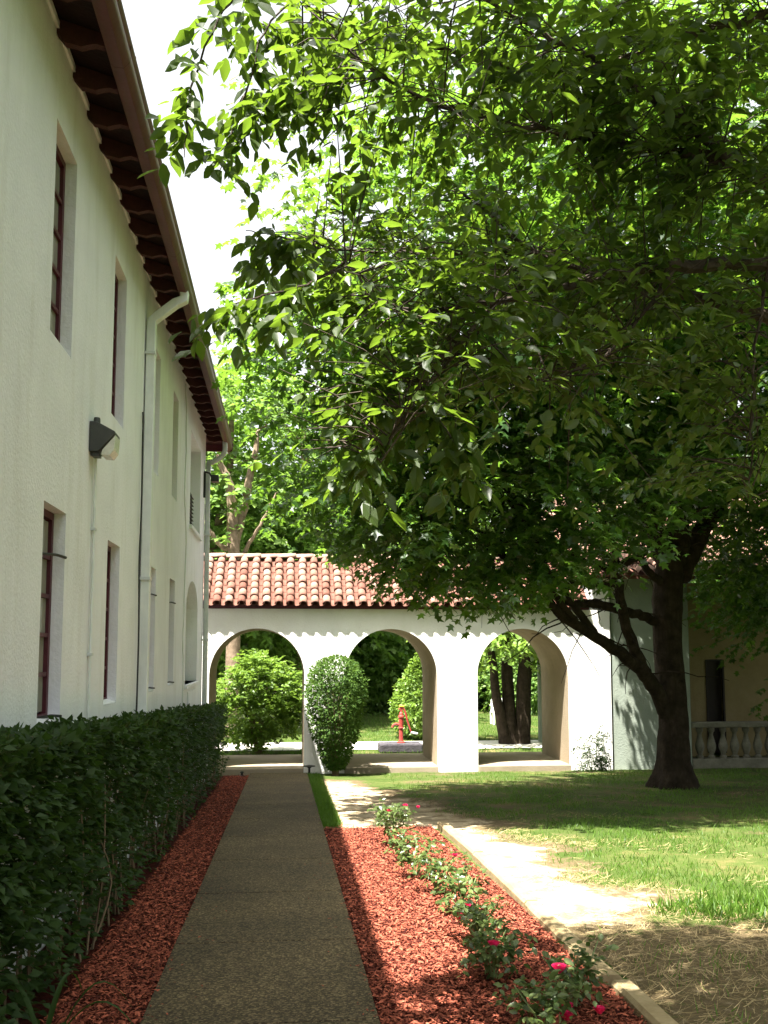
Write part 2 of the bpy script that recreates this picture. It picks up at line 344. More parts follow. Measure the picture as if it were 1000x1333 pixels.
def in_ell(n, c, r, lo=0.0, rg=rng):
    d = nrm(rg.normal(0, 1, (n, 3))); q = rg.uniform(lo ** 3, 1, (n, 1)) ** (1 / 3)
    return np.array(c) + d * q * np.array(r)

def crown(ells, nclump, nspray, nleaf, length, size, keep=None, cr=(.6, .28), lo=.45, flat=.35, droop=.35):
    """clumps of leafy sprays spread through a union of ellipsoids"""
    PP = []
    vol = np.array([e[1][0] * e[1][1] * e[1][2] for e in ells]) ** .8; cnt = np.maximum(1, (nclump * vol / vol.sum()).astype(int))
    for (c, r), m_ in zip(ells, cnt):
        cc = in_ell(m_, c, r, lo)
        b = np.repeat(cc, nspray, axis=0) + rng.normal(0, 1, (m_ * nspray, 3)) * np.array([cr[0], cr[0], cr[1]])
        o = (b - np.array(c)) / np.array(r) + rng.normal(0, .4, b.shape)
        PP.append(sprays(b, o, nleaf, length, size, flat, droop))
    P, D, N, L = [np.concatenate([q[i] for q in PP]) for i in range(4)]
    if keep is not None:
        k = keep(P); P, D, N, L = P[k], D[k], N[k], L[k]
    return P, D, N, L

# ------------------------------------------------------------------ ground and paths
ys = [-40, -8, 0, 5, 10, 15, 19.5, 60, 260]
xs = [-160, -40, -10, 0, 10, 40, 160]
V = [(x, y, gz(y) - 0.01) for y in ys for x in xs]; nx = len(xs)
F = [(j * nx + i, j * nx + i + 1, (j + 1) * nx + i + 1, (j + 1) * nx + i) for j in range(len(ys) - 1) for i in range(nx - 1)]
tag(mesh('lawn_ground', V, F, M['lawn']), kind='structure')

# walkway of exposed aggregate, cast in slabs with open joints
XL, XR = -0.66, 0.462
wk = mesh('walkway', [(XL + .01, -6, gz(-6) - .002), (XR - .01, -6, gz(-6) - .002), (XR - .01, 19.3, gz(19.3) - .002), (XL + .01, 19.3, gz(19.3) - .002)], [(0, 1, 2, 3)], M['soffit'])
tag(wk, kind='structure')
y = -4.4
while y < 19.2:
    y1 = min(y + 1.52, 19.36); b = MB()
    z0, z1 = gz(y), gz(y1 - .014)
    b.add([(XL, y, z0 - .06), (XR, y, z0 - .06), (XR, y1 - .014, z1 - .06), (XL, y1 - .014, z1 - .06), (XL, y, z0 + .03), (XR, y, z0 + .03), (XR, y1 - .014, z1 + .03), (XL, y1 - .014, z1 + .03)],
          [(0, 3, 2, 1), (4, 5, 6, 7), (0, 1, 5, 4), (1, 2, 6, 5), (2, 3, 7, 6), (3, 0, 4, 7)])
    b.build('slab', M['aggregate'], wk, bevel=.006); y += 1.52

def strip(name, pts, dz, m):
    """irregular sheet from (x_left, x_right, y) rows"""
    V = []; F = []
    for (a, b_, yy) in pts: V += [(a, yy, gz(yy) + dz), (b_, yy, gz(yy) + dz)]
    for i in range(len(pts) - 1): F.append((2 * i, 2 * i + 1, 2 * i + 3, 2 * i + 2))
    return tag(mesh(name, V, F, m), kind='structure')

strip('mulch_bed_left', [(-1.47, XL - .002, yy) for yy in np.linspace(-3, 19.2, 23)], 0.006, M['mulch'])
BX0, BX1, BY1 = XR + .004, 1.74, 11.42
strip('mulch_bed_right', [(BX0, BX1, yy) for yy in np.linspace(0.5, BY1, 12)], 0.012, M['mulch'])
def dirt_right(yy):
    yy = np.asarray(yy, float)
    bb = np.where(yy < 11.4, 2.72 + .18 * np.sin(yy * 2.1) + .1 * np.sin(yy * 5.3) - np.maximum(0, yy - 8) * .10, 2.6 - (yy - 11.4) * .22 + .12 * np.sin(yy * 3.3))
    return np.where(yy < 7.2, 1.85 + (bb - 1.85) * np.clip((yy - 5.6) / 1.6, 0, 1) ** .8, bb)
def vn(x, y, s=1.0, ph=0.0):
    return (np.sin(x * 1.7 * s + 1.3 * np.sin(y * 1.1 * s + ph)) + np.sin(y * 2.3 * s + 1.7 * np.sin(x * .9 * s + 2 + ph)) + .6 * np.sin((x + y) * 3.7 * s + ph)) / 2.6
gx = np.arange(XR + .004, 12.5, .09); gy = np.concatenate([np.arange(2.0, 12, .08), np.arange(12, 19.46, .14)])
XX, YY = np.meshgrid(gx, gy); relief = .010 * vn(XX * 2, YY * 2) + .006 * vn(XX * 7, YY * 6)
inbed = (XX < BX1 + .15) & (YY < 11.42)
ZZ = -.047 * YY - .006 + np.where(inbed, -.02, np.clip(relief + .004, -.003, .02))
nxg = len(gx); F = [(j * nxg + i, j * nxg + i + 1, (j + 1) * nxg + i + 1, (j + 1) * nxg + i) for j in range(len(gy) - 1) for i in range(nxg - 1)]
lo_ = mesh('lawn_near_ground', np.stack([XX.ravel(), YY.ravel(), ZZ.ravel()], 1), F, M['worn'], None, True); tag(lo_, kind='structure')
edge = dirt_right(YY) - XX + .25 * vn(XX * 4, YY * 4, 1.0, 1) + .12 * vn(XX * 11, YY * 9)
worn = np.clip(.5 + edge / .8, 0, 1) * np.where(YY > 17.3, np.clip(1 - (YY - 17.3) * .7, 0, 1), 1)
worn = np.maximum(worn, np.where(XX > 2, .08 + .17 * vn(XX * 1.6, YY * 1.9, 1, 3) + .12 * vn(XX * 5, YY * 6, 1, 2) + np.where(YY > 11.2, .12, 0), 0))
worn = np.where((XX < XR + .25), 0.1, worn)
near = np.clip((6.7 + .15 * vn(XX * 3, YY) - YY) / .5, 0, 1) * .5
worn = np.where(YY < 7.2, np.maximum(near, worn * np.clip((YY - 5.9) / .9, 0, 1)), worn)
at_ = lo_.data.attributes.new('worn', 'FLOAT', 'POINT'); at_.data.foreach_set('value', worn.ravel().astype(np.float32))
strip('far_path', [(-30, 40, 23.9), (-30, 40, 25.9)], 0.008, M['concrete'])

# ------------------------------------------------------------------ left building
WX = -1.48; YA, YB = -6.0, 17.6; ZT = 5.52; TH = 0.30
left = empty('stucco_building', (WX, 6, gz(6)), 'long two storey off-white stucco building with red window frames on the left of the path', 'building')
UZ = (3.53, 4.93); LZ = (1.08, 2.46)
WY = [-0.5, 1.65, 3.83, 6.02, 8.16, 10.6, 12.52]
ops = []
for yy in WY:
    ops.append((yy, yy + .6, *UZ)); ops.append((yy, yy + .6, *LZ))
ops.append((14.9, 16.65, 3.46, 4.95)); ops.append((14.65, 16.55, 1.02, 2.66))
def wall_mesh(X, y0, y1, z0, z1, ops, th):
    yb = sorted({y0, y1, *[o[0] for o in ops], *[o[1] for o in ops]}); zb = sorted({z0, z1, *[o[2] for o in ops], *[o[3] for o in ops]})
    b = MB()
    for i in range(len(yb) - 1):
        for j in range(len(zb) - 1):
            cy, cz = (yb[i] + yb[i + 1]) / 2, (zb[j] + zb[j + 1]) / 2
            if any(o[0] < cy < o[1] and o[2] < cz < o[3] for o in ops): continue
            b.add([(X, yb[i], zb[j]), (X, yb[i + 1], zb[j]), (X, yb[i + 1], zb[j + 1]), (X, yb[i], zb[j + 1])], [(0, 1, 2, 3)])
    for (a, c, d, e) in ops:
        b.add([(X, a, d), (X, c, d), (X, c, e), (X, a, e), (X - th, a, d), (X - th, c, d), (X - th, c, e), (X - th, a, e)],
              [(0, 4, 5, 1), (1, 5, 6, 2), (2, 6, 7, 3), (3, 7, 4, 0)])
    return b
b = wall_mesh(WX, YA, YB, -1.2, ZT, ops, TH)
b.add([(WX, YB, -1.2), (WX, YB, ZT), (WX - 7, YB, ZT), (WX - 7, YB, -1.2)], [(0, 1, 2, 3)])
b.add([(WX, YA, -1.2), (WX, YA, ZT), (WX - 7, YA, ZT), (WX - 7, YA, -1.2)], [(3, 2, 1, 0)])
b.add([(WX - 7, YA, -1.2), (WX - 7, YB, -1.2), (WX - 7, YB, ZT), (WX - 7, YA, ZT)], [(3, 2, 1, 0)])
# arched head of the niche: spandrels flush with the wall, with soffit
ny0, ny1, nz1 = 14.65, 16.55, 2.66; spr = 2.08; cyc = (ny0 + ny1) / 2; arc = []
for k in range(17):
    a = math.pi * k / 16; arc.append((cyc - (ny1 - ny0) / 2 * math.cos(a), spr + (nz1 - .03 - spr) * (math.sin(a) ** .85)))
for k in range(16):
    (a0, h0), (a1, h1) = arc[k], arc[k + 1]
    b.add([(WX, a0, h0), (WX, a1, h1), (WX, a1, nz1), (WX, a0, nz1)], [(0, 1, 2, 3)])
    b.add([(WX, a0, h0), (WX, a1, h1), (WX - .26, a1, h1), (WX - .26, a0, h0)], [(0, 3, 2, 1)])
b.build('wall', M['stucco'], left)
# recessed panel and sill of the niche, big upper opening
b = MB(); b.box((WX - .34, 14.6, .98), (WX - .20, 16.6, 2.70)); b.box((WX - .34, 14.85, 3.4), (WX - .22, 16.7, 5.0))
b.build('recessed_panel', M['stucco'], left)
b = MB(); b.box((WX - .2, 14.60, .96), (WX + .045, 16.60, 1.02)); b.build('sill', M['stucco'], left, bevel=.008)
b = MB(); b.box((WX - .2, 14.86, 3.40), (WX + .045, 16.70, 3.46)); b.build('sill', M['stucco'], left, bevel=.008)
b = MB(); b.box((WX - .2, 15.05, .2), (WX + .02, 16.3, .9)); b.build('relief_panel', M['stucco'], left, bevel=.01)
# dark louvre in lower part of the upper opening
v = MB(); v.box((WX - .21, 14.95, 3.47), (WX - .05, 15.75, 4.05)); vo = v.build('vent', M['black'], left)
for k in range(9):
    s_ = MB(); s_.prism([(WX - .055, 3.50 + k * .06), (WX - .02, 3.49 + k * .06), (WX - .02, 3.50 + k * .06), (WX - .055, 3.52 + k * .06)], 'y', 14.97, 15.73); s_.build('louvre', M['black'], vo)

def window(yy, z0, z1, stay):
    fx = WX - .078; d = .045; g = .003; y0, y1 = yy + g, yy + .6 - g; t = .05
    b = MB()
    b.box((fx - d, y0, z0 + g), (fx, y0 + t, z1 - g)); b.box((fx - d, y1 - t, z0 + g), (fx, y1, z1 - g))
    b.box((fx - d, y0 + t, z0 + g), (fx, y1 - t, z0 + t)); b.box((fx - d, y0 + t, z1 - t), (fx, y1 - t, z1 - g))
    o = b.build('window', M['maroon'], left)
    n = 5; h = (z1 - z0 - 2 * t) / n
    for k in range(1, n):
        zc = z0 + t + k * h; q = MB(); q.box((fx - .035, y0 + t, zc - .014), (fx - .004, y1 - t, zc + .014)); q.build('muntin', M['maroon'], o)
    ym = (y0 + y1) / 2
    q = MB(); q.box((fx - .037, ym - .013, z0 + t), (fx - .006, ym + .013, z1 - t)); q.build('muntin', M['maroon'], o)
    for k in range(n):
        for s_ in range(2):
            a = (y0 + t, ym - .013) if s_ == 0 else (ym + .013, y1 - t)
            tx = random.uniform(-.004, .004)
            q = mesh('pane', [(fx - .024 + tx, a[0], z0 + t + k * h + .014), (fx - .024 - tx, a[1], z0 + t + k * h + .014), (fx - .024 - tx, a[1], z0 + t + (k + 1) * h - .014), (fx - .024 + tx, a[0], z0 + t + (k + 1) * h - .014)], [(0, 1, 2, 3)], M['glass'], o)
    q = MB(); q.box((WX - .20, y0 + .02, z0 + .02), (WX - .17, y1 - .02, z1 - .02)); q.build('blind', M['pale_stone'], o)
    if stay:
        for zz in (z0 + .03, z1 - .30):
            q = MB(); q.tube([(fx - .01, y0 + .3, zz), (fx + .05, y1 - .12, zz + .01), (fx + .09, y1 - .02, zz)], .010, 6); q.build('window_stay', M['black'], o)
    s_ = MB(); s_.prism([(WX - .078, z0 + .004), (WX - .078, z0 + .035), (WX - .004, z0 + .012), (WX - .004, z0 + .004)], 'y', y0, y1); s_.build('window_sill', M['stucco'], o)
for i, yy in enumerate(WY):
    window(yy, *UZ, False); window(yy, *LZ, i in (3, 5, 6))

# eaves: soffit boards, rafter tails with ogee ends, gutter, roof
GX = -1.02   # outer lip of gutter
def ez(x): return ZT + .03 - (x - WX) * .30
b = MB()
b.add([(WX - .2, YA, ez(WX - .2)), (GX - .11, YA, ez(GX - .11)), (GX - .11, YB + .5, ez(GX - .11)), (WX - .2, YB + .5, ez(WX - .2)),
       (WX - .2, YA, ez(WX - .2) + .03), (GX - .11, YA, ez(GX - .11) + .03), (GX - .11, YB + .5, ez(GX - .11) + .03), (WX - .2, YB + .5, ez(WX - .2) + .03)],
      [(0, 3, 2, 1), (4, 5, 6, 7), (0, 1, 5, 4), (1, 2, 6, 5), (2, 3, 7, 6), (3, 0, 4, 7)])
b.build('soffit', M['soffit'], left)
y = -3.0; raf = None
while y < YB + .3:
    if raf is None:
        x0, x1 = WX - .02, GX - .115
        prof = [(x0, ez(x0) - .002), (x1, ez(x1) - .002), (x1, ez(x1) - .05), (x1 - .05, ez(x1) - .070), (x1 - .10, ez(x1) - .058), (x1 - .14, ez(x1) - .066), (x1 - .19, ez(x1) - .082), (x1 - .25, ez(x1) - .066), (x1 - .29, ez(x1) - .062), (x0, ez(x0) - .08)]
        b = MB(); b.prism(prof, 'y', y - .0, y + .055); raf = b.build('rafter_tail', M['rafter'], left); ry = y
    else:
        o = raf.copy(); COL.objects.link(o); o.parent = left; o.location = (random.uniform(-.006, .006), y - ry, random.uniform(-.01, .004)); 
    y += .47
b = MB()   # thin trim line where wall meets soffit
b.box((WX, YA, ZT - .045), (WX + .018, YB, ZT + .0)); b.build('wall_trim', M['stucco'], left)
gz0 = 5.28
prof = [(GX - .135, gz0 + .17), (GX - .135, gz0 + .02), (GX - .11, gz0), (GX - .05, gz0 - .005), (GX - .015, gz0 + .035), (GX - .005, gz0 + .08), (GX - .02, gz0 + .12), (GX, gz0 + .15), (GX, gz0 + .17), (GX - .015, gz0 + .17), (GX - .02, gz0 + .10), (GX - .115, gz0 + .04), (GX - .125, gz0 + .17)]
k = 0; y = YA
while y < YB + .5:
    y1 = min(y + 3.0, YB + .55); b = MB(); b.prism(prof, 'y', y, y1 - .004); o = b.build('gutter', M['gutter'], left, smooth=True); y = y1
    if y1 >= YB + .55: break
# end fascia + underside at the far hip
b = MB(); b.box((WX - 6.5, YB + .50, 5.27), (GX - .0, YB + .54, 5.42)); b.build('fascia', M['maroon'], left)
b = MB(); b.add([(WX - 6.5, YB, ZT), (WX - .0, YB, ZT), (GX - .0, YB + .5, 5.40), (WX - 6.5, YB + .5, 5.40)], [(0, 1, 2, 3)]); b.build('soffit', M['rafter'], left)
# roof: sloped slab and clay tile ends
b = MB()
b.add([(GX - .05, YA, 5.50), (GX - .05, YB + .5, 5.50), (WX - 3.5, YB - 3, 7.0), (WX - 3.5, YA, 7.0), (WX - 6.9, YB + .5, 5.5), (WX - 6.9, YA, 5.5)], [(0, 1, 2, 3), (1, 4, 2), (4, 5, 3, 2)])
b.build('roof', M['tilebase'], left)
def halfpipe(p0, p1, r, n=6, up=Vector((0, 0, 1)), r1=None, thick=0.0):
    p0 = Vector(p0); p1 = Vector(p1); d = (p1 - p0).normalized(); s_ = d.cross(up).normalized(); u = s_.cross(d); r1 = r1 or r
    V = []; F = []
    for (p, q) in ((p0, r), (p1, r1)):
        for k in range(n + 1):
            a = math.pi * k / n; V.append(p + s_ * math.cos(a) * q + u * math.sin(a) * q)
    if thick:
        for (p, q) in ((p0, r - thick), (p1, r1 - thick)):
            for k in range(n + 1):
                a = math.pi * k / n; V.append(p + s_ * math.cos(a) * q + u * math.sin(a) * q)
    m_ = n + 1
    for k in range(n): F.append((k, k + 1, m_ + k + 1, m_ + k))
    if thick:
        for k in range(n):
            F.append((2 * m_ + k, 3 * m_ + k, 3 * m_ + k + 1, 2 * m_ + k + 1))
            F.append((k, 2 * m_ + k, 2 * m_ + k + 1, k + 1))
            F.append((m_ + k, m_ + k + 1, 3 * m_ + k + 1, 3 * m_ + k))
        F.append((0, m_, 3 * m_, 2 * m_)); F.append((n, 2 * m_ + n, 3 * m_ + n, m_ + n))
    return V, F
t0 = None; y = -2.9
while y < YB + .4:
    if t0 is None:
        Vt, Ft = halfpipe((GX - .06, y, 5.445), (GX - .45, y, 5.62), .085, thick=.014); t0 = mesh('roof_tile', Vt, Ft, M['tile'], left, True); ty = y
    else:
        o = t0.copy(); COL.objects.link(o); o.parent = left; o.location = (random.uniform(-.012, .012), y - ty, random.uniform(-.004, .004))
    y += .235

# downspouts (parts of the building)
def elbow(ptsr, r, m, n=10):
    b = MB(); b.tube(ptsr, r, n); return b.build('downspout', m, left, smooth=True)
b = MB()   # square-ish downspout with offset at Y about 10
dy = 9.98
def sqtube(b, pts, hw, hd):
    V = []; F = []
    for i, p in enumerate(pts):
        p = Vector(p); d = (Vector(pts[min(i + 1, len(pts) - 1)]) - Vector(pts[max(i - 1, 0)])).normalized()
        s_ = Vector((0, 1, 0)); u = d.cross(s_).normalized()
        V += [p + s_ * hw + u * hd, p - s_ * hw + u * hd, p - s_ * hw - u * hd, p + s_ * hw - u * hd]
    for i in range(len(pts) - 1):
        for k in range(4): F.append((i * 4 + k, i * 4 + (k + 1) % 4, (i + 1) * 4 + (k + 1) % 4, (i + 1) * 4 + k))
    F += [(3, 2, 1, 0), tuple(len(V) - 4 + k for k in range(4))]
    return b.add(V, F)
sqtube(b, [(GX - .07, dy, 5.30), (GX - .07, dy, 5.215), (GX - .16, dy, 5.17), (WX + .13, dy, 5.03), (WX + .065, dy, 4.97), (WX + .06, dy, 4.85), (WX + .06, dy, -.4)], .055, .045)
ds = b.build('downspout', M['pipe'], left, bevel=.008)
for zz in (4.6, 2.25, .9):
    q = MB(); q.box((WX + .001, dy - .075, zz), (WX + .11, dy + .075, zz + .03)); q.build('strap', M['pipe_end'], ds)
b = MB(); p_, r_ = smoothpath([(GX - .1, 17.35, 5.30), (GX - .1, 17.36, 5.12), (GX - .2, 17.42, 5.0), (WX + .12, 17.5, 4.93), (WX + .06, 17.52, 4.78), (WX + .06, 17.52, 3.0), (WX + .06, 17.52, -.8)], [.045] * 7, 5)
b.tube(p_, r_, 10); ds2 = b.build('downspout', M['pipe_end'], left, smooth=True)
for zz in (3.6, 1.7, .4):
    q = MB(); q.box((WX + .001, 17.45, zz), (WX + .112, 17.59, zz + .03)); q.build('strap', M['pipe_end'], ds2)
# black cable beside the downspout, thin cables on the wall
b = MB(); p_, r_ = smoothpath([(WX + .02, 9.78, 3.95), (WX + .025, 9.8, 3.1), (WX + .02, 9.77, 2.4), (WX + .03, 9.80, 1.6), (WX + .02, 9.80, .6), (WX + .02, 9.8, 0)], [.009] * 6, 4, .001); b.tube(p_, r_, 6)
b.build('cable', M['black'], left)
b = MB(); p_, r_ = smoothpath([(WX + .01, 13.9, 5.4), (WX + .012, 14.1, 4.6), (WX + .012, 14.0, 3.8), (WX + .012, 14.35, 3.1), (WX + .012, 14.2, 2.0), (WX + .012, 14.25, .6)], [.008] * 6, 5, .004); b.tube(p_, r_, 5)
b.build('cable', M['pipe'], left)

# wall pack light
wl = empty('wall_light', (WX, 7.4, 3.1), 'dark wedge shaped wall lantern with clear lens fixed between upper and lower windows', 'wall light')
b = MB()
b.prism([(WX + .002, 3.03), (WX + .002, 3.26), (WX + .05, 3.26), (WX + .19, 3.185), (WX + .19, 3.16), (WX + .09, 3.05), (WX + .07, 3.03)], 'y', 7.28, 7.50)
b.build('housing', M['bronze'], wl, bevel=.006)
b = MB(); b.prism([(WX + .098, 3.045), (WX + .194, 3.16), (WX + .186, 3.045), (WX + .155, 3.0), (WX + .09, 3.005)], 'y', 7.29, 7.49); b.build('lens', M['lens'], wl, bevel=.005)
b = MB(); b.lathe((WX + .035, 7.39, 3.26), [(.026, 0), (.026, .035), (.022, .05), (.009, .054)], 12); b.build('photocell', M['bronze'], wl, True)
b = MB(); b.box((WX + .015, 7.32, 3.0), (WX + .07, 7.42, 3.028)); b.build('mounting_bracket', M['bronze'], wl)
b = MB(); p_, r_ = smoothpath([(WX + .02, 7.46, 3.02), (WX + .02, 7.47, 2.2), (WX + .02, 7.46, 1.5), (WX + .02, 7.47, .2)], [.011] * 4, 3); b.tube(p_, r_, 6)
b.tube([(WX + .014, 7.52, 3.02), (WX + .014, 7.52, .2)], .006, 5)
b.build('conduit', M['pipe'], wl, True)
for zz in (2.45, 1.5):
    q = MB(); q.box((WX + .001, 7.44, zz), (WX + .036, 7.50, zz + .02)); q.build('conduit_clip', M['pipe_end'], wl)
fl = empty('floodlight', (WX + .1, 17.3, 4.6), 'small black floodlight at the far upper corner of the stucco building', 'floodlight')
b = MB(); b.box((WX + .13, 17.2, 4.54), (WX + .27, 17.38, 4.66)); b.build('lamp_head', M['black'], fl, bevel=.012)
b = MB(); b.tube([(WX + .005, 17.25, 4.72), (WX + .1, 17.27, 4.70), (WX + .15, 17.29, 4.62)], .018, 6); b.tube([(WX + .02, 17.25, 4.70), (WX + .02, 17.25, 4.25)], .022, 6); b.build('bracket', M['black'], fl)

# ------------------------------------------------------------------ arcade
AY = 19.5; AD = 2.1; BZ = -0.80; AE = 2.36
arcs = [(-1.495, .392), (1.209, 3.087), (3.925, 5.825)]
AX0, AX1 = -6.0, 6.74
arcade = empty('arcade', (2.2, AY, gz(19.5)), 'white stucco arcade with three round arches and clay tile roof', 'arcade')
b = MB(); SP = 1.02; NA = 28; li = MB()
bays = [(-5.9 + 1.4, -3.0 + .3)] + arcs
bays[0] = (-4.25, -2.36)
cur = AX0
def quadx(b, x0, x1, z0, z1, yy, flip):
    f = (0, 1, 2, 3) if not flip else (3, 2, 1, 0)
    b.add([(x0, yy, z0), (x1, yy, z0), (x1, yy, z1), (x0, yy, z1)], [f])
for (a, c) in bays:
    for yy, fl_ in ((AY, False), (AY + AD, True)):
        quadx(b, cur, a, -1.2, AE, yy, fl_)
    r = (c - a) / 2; cx = (a + c) / 2; pts = [(a, SP)] + [(cx - r * math.cos(math.pi * k / NA), SP + r * math.sin(math.pi * k / NA)) for k in range(1, NA)] + [(c, SP)]
    for k in range(NA):
        (u0, h0), (u1, h1) = pts[k], pts[k + 1]
        for yy, f in ((AY, (0, 1, 2, 3)), (AY + AD, (3, 2, 1, 0))):
            b.add([(u0, yy, h0), (u1, yy, h1), (u1, yy, AE), (u0, yy, AE)], [f])
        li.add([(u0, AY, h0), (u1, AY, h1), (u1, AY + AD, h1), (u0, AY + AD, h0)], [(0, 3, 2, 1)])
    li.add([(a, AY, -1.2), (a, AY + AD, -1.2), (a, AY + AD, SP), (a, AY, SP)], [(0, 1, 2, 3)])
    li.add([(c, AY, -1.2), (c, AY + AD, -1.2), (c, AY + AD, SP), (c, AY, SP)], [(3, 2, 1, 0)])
    cur = c
for yy, fl_ in ((AY, False), (AY + AD, True)): quadx(b, cur, AX1, -1.2, AE, yy, fl_)
b.add([(AX0, AY, AE), (AX1, AY, AE), (AX1, AY + AD, AE), (AX0, AY + AD, AE)], [(0, 1, 2, 3)])
b.add([(AX1, AY, -1.2), (AX1, AY + AD, -1.2), (AX1, AY + AD, AE), (AX1, AY, AE)], [(0, 1, 2, 3)])
b.build('wall', M['stucco_white'], arcade)
li.build('arch_inner_faces', M['stucco_bounce_tan'], arcade, smooth=True)  # jambs and soffits; their tan stands in for bounced light
b = MB(); b.box((AX0, AY + .012, -1.1), (AX1 - .05, AY + AD + .35, BZ)); 
for (a, c) in arcs: b.box((a - .0 + .004, AY - .13, -1.1), (c - .004, AY + .011, BZ - .004))
b.build('floor_slab', M['slab'], arcade)
b = MB(); b.box((AX0, AY - .055, AE + .003), (AX1 - .45, AY + .05, AE + .075)); b.build('fascia', M['maroon'], arcade)
# tiles
ey, ezz = AY - .10, AE + .09; RY, RZ = AY + AD / 2, 3.47
sl_ = Vector((0, RY - ey, RZ - ezz)); SL = sl_.length; sd = sl_.normalized(); nr = Vector((0, -sd.z, sd.y))
pitch = .243; rows = 7; ex = SL / rows; XE = 6.30
b = MB()
b.add([(AX0, ey + .03, ezz - .01), (XE, ey + .03, ezz - .01), (XE, RY, RZ - .02), (AX0, RY, RZ - .02), (XE, AY + AD + .12, ezz - .01), (AX0, AY + AD + .12, ezz - .01)], [(0, 1, 2, 3), (3, 2, 4, 5), (0, 3, 5), (1, 4, 2)])
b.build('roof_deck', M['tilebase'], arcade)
ncol = int((XE + 2.05) / pitch); tile_me = None
Vt, Ft = halfpipe((0, 0, 0), tuple(sd * (ex * 1.22)), .088, 8, up=Vector((0, 0, 1)), r1=.072, thick=.013)
tm = bpy.data.meshes.new('roof_tile'); tm.from_pydata([tuple(v) for v in Vt], [], Ft); tm.materials.append(M['tile']); tm.polygons.foreach_set('use_smooth', [True] * len(tm.polygons)); tm.update()
base = Vector(wloc(arcade)); pan = MB()
for c in range(ncol):
    x = XE - .12 - c * pitch
    for r in range(rows):
        p = Vector((x, ey, ezz)) + sd * (r * ex - .03) + nr * (.022 + .0)
        o = bpy.data.objects.new('roof_tile', tm); link(o, arcade)
        o.location = p - base + Vector((random.uniform(-.010, .010), random.uniform(-.008, .008), random.uniform(-.003, .005)))
        o.rotation_euler = (R(random.uniform(1.5, 3.5)) * -1, 0, R(random.uniform(-1.6, 1.6)))
    # pans between covers
    for r in range(rows):
        p0 = Vector((x - pitch / 2, ey, ezz)) + sd * (r * ex - .05) + nr * .075; p1 = p0 + sd * ex * 1.1
        V2, F2 = halfpipe(p0 + nr * .012, p1, .085, 6, up=Vector((0, 0, -1)))
        pan.add(V2, F2)
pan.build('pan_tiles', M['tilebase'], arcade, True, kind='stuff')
far = MB()
for c in range(ncol):
    x = XE - .12 - c * pitch
    for r in range(rows):
        q = Vector((0, -sd.y, sd.z)); p0 = Vector((x, AY + AD + .10, ezz)) + q * (r * ex); V2, F2 = halfpipe(p0 + Vector((0, 0, .03)), p0 + q * ex * 1.2, .085, 5); far.add(V2, F2)
for r in range(rows):   # first covers left of the building corner
    for c in range(ncol, ncol + 16):
        x = XE - .12 - c * pitch; p = Vector((x, ey, ezz)) + sd * (r * ex - .03) + nr * .022; V2, F2 = halfpipe(p, p + sd * ex * 1.2, .088, 5); far.add(V2, F2)
far.build('rear_tiles', M['tilebase'], arcade, True, kind='stuff')
x = -2.4; cap = None
while x < XE - .02:
    if cap is None:
        V2, F2 = halfpipe((x, RY, RZ + .005), (x + .40, RY, RZ + .02), .10, 8, thick=.015); cap = mesh('ridge_tile', V2, F2, M['mortar'], arcade, True); x0c = x
    else:
        o = cap.copy(); COL.objects.link(o); o.parent = arcade; o.location = (x - x0c, random.uniform(-.008, .008), random.uniform(-.006, .004))
    x += .37
b = MB(); b.tube([(4.02, AY - .004, 1.98), (4.03, AY - .005, 2.2), (4.06, AY - .004, 2.34)], .003, 4); b.build('crack', M['black'], arcade)

# ------------------------------------------------------------------ right building, balustrade
rb = empty('right_building', (8.0, AY, gz(19.5)), 'shaded grey-green and cream building with tiled roof behind the big maple trunk', 'building')
b = MB(); b.box((6.36, AY - .03, -1.1), (6.735, AY - .001, 2.352)); b.box((6.36, AY - .03, 2.440), (6.735, AY + .6, 3.05)); b.build('pier', M['stucco_white'], rb, bevel=.01)
b = MB(); b.box((6.77, AY + .02, -1.1), (8.45, AY + 6, 3.15)); b.build('wall', M['stucco_shade_grey'], rb)
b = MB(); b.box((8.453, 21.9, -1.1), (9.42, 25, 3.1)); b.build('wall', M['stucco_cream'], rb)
b = MB()
for (x0, x1, z0, z1) in ((9.42, 9.83, -1.1, 3.1), (10.22, 15, -1.1, 3.1), (9.83, 10.22, 1.28, 3.1)): b.box((x0 + .001, 21.75, z0), (x1 - .001, 25, z1))
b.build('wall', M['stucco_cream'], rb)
b = MB(); b.box((9.835, 21.86, -.85), (10.215, 21.92, 1.27)); dr = b.build('door', M['door'], rb)
b = MB(); b.box((9.80, 21.73, -.85), (9.84, 21.80, 1.30)); b.box((10.21, 21.73, -.85), (10.25, 21.80, 1.30)); b.box((9.84, 21.73, 1.27), (10.21, 21.80, 1.31)); b.build('door_frame', M['door'], rb)
b = MB(); b.add([(6.25, 19.2, 3.08), (15.5, 19.2, 3.08), (15.5, 26.6, 6.3), (6.25, 23.4, 4.9), (8.2, 26.6, 6.3)], [(0, 1, 2, 4, 3)])
b.box((6.25, 19.2, 3.0), (15.5, 19.25, 3.075)); b.build('roof', M['tilebase'], rb)
b = MB(); dd = Vector((0, 7.4, 3.22)).normalized()
for c in range(36):
    x = 6.36 + c * .25
    for r in range(17):
        if x < 6.25 + max(0, (r * .45 - 4.2)) * .55: continue
        p = Vector((x, 19.16, 3.09)) + dd * (r * .45); V2, F2 = halfpipe(p + Vector((0, 0, .03)), p + dd * .5, .095, 6, r1=.08); b.add(V2, F2)
b.build('roof_tiles', M['tile'], rb, True, kind='stuff')

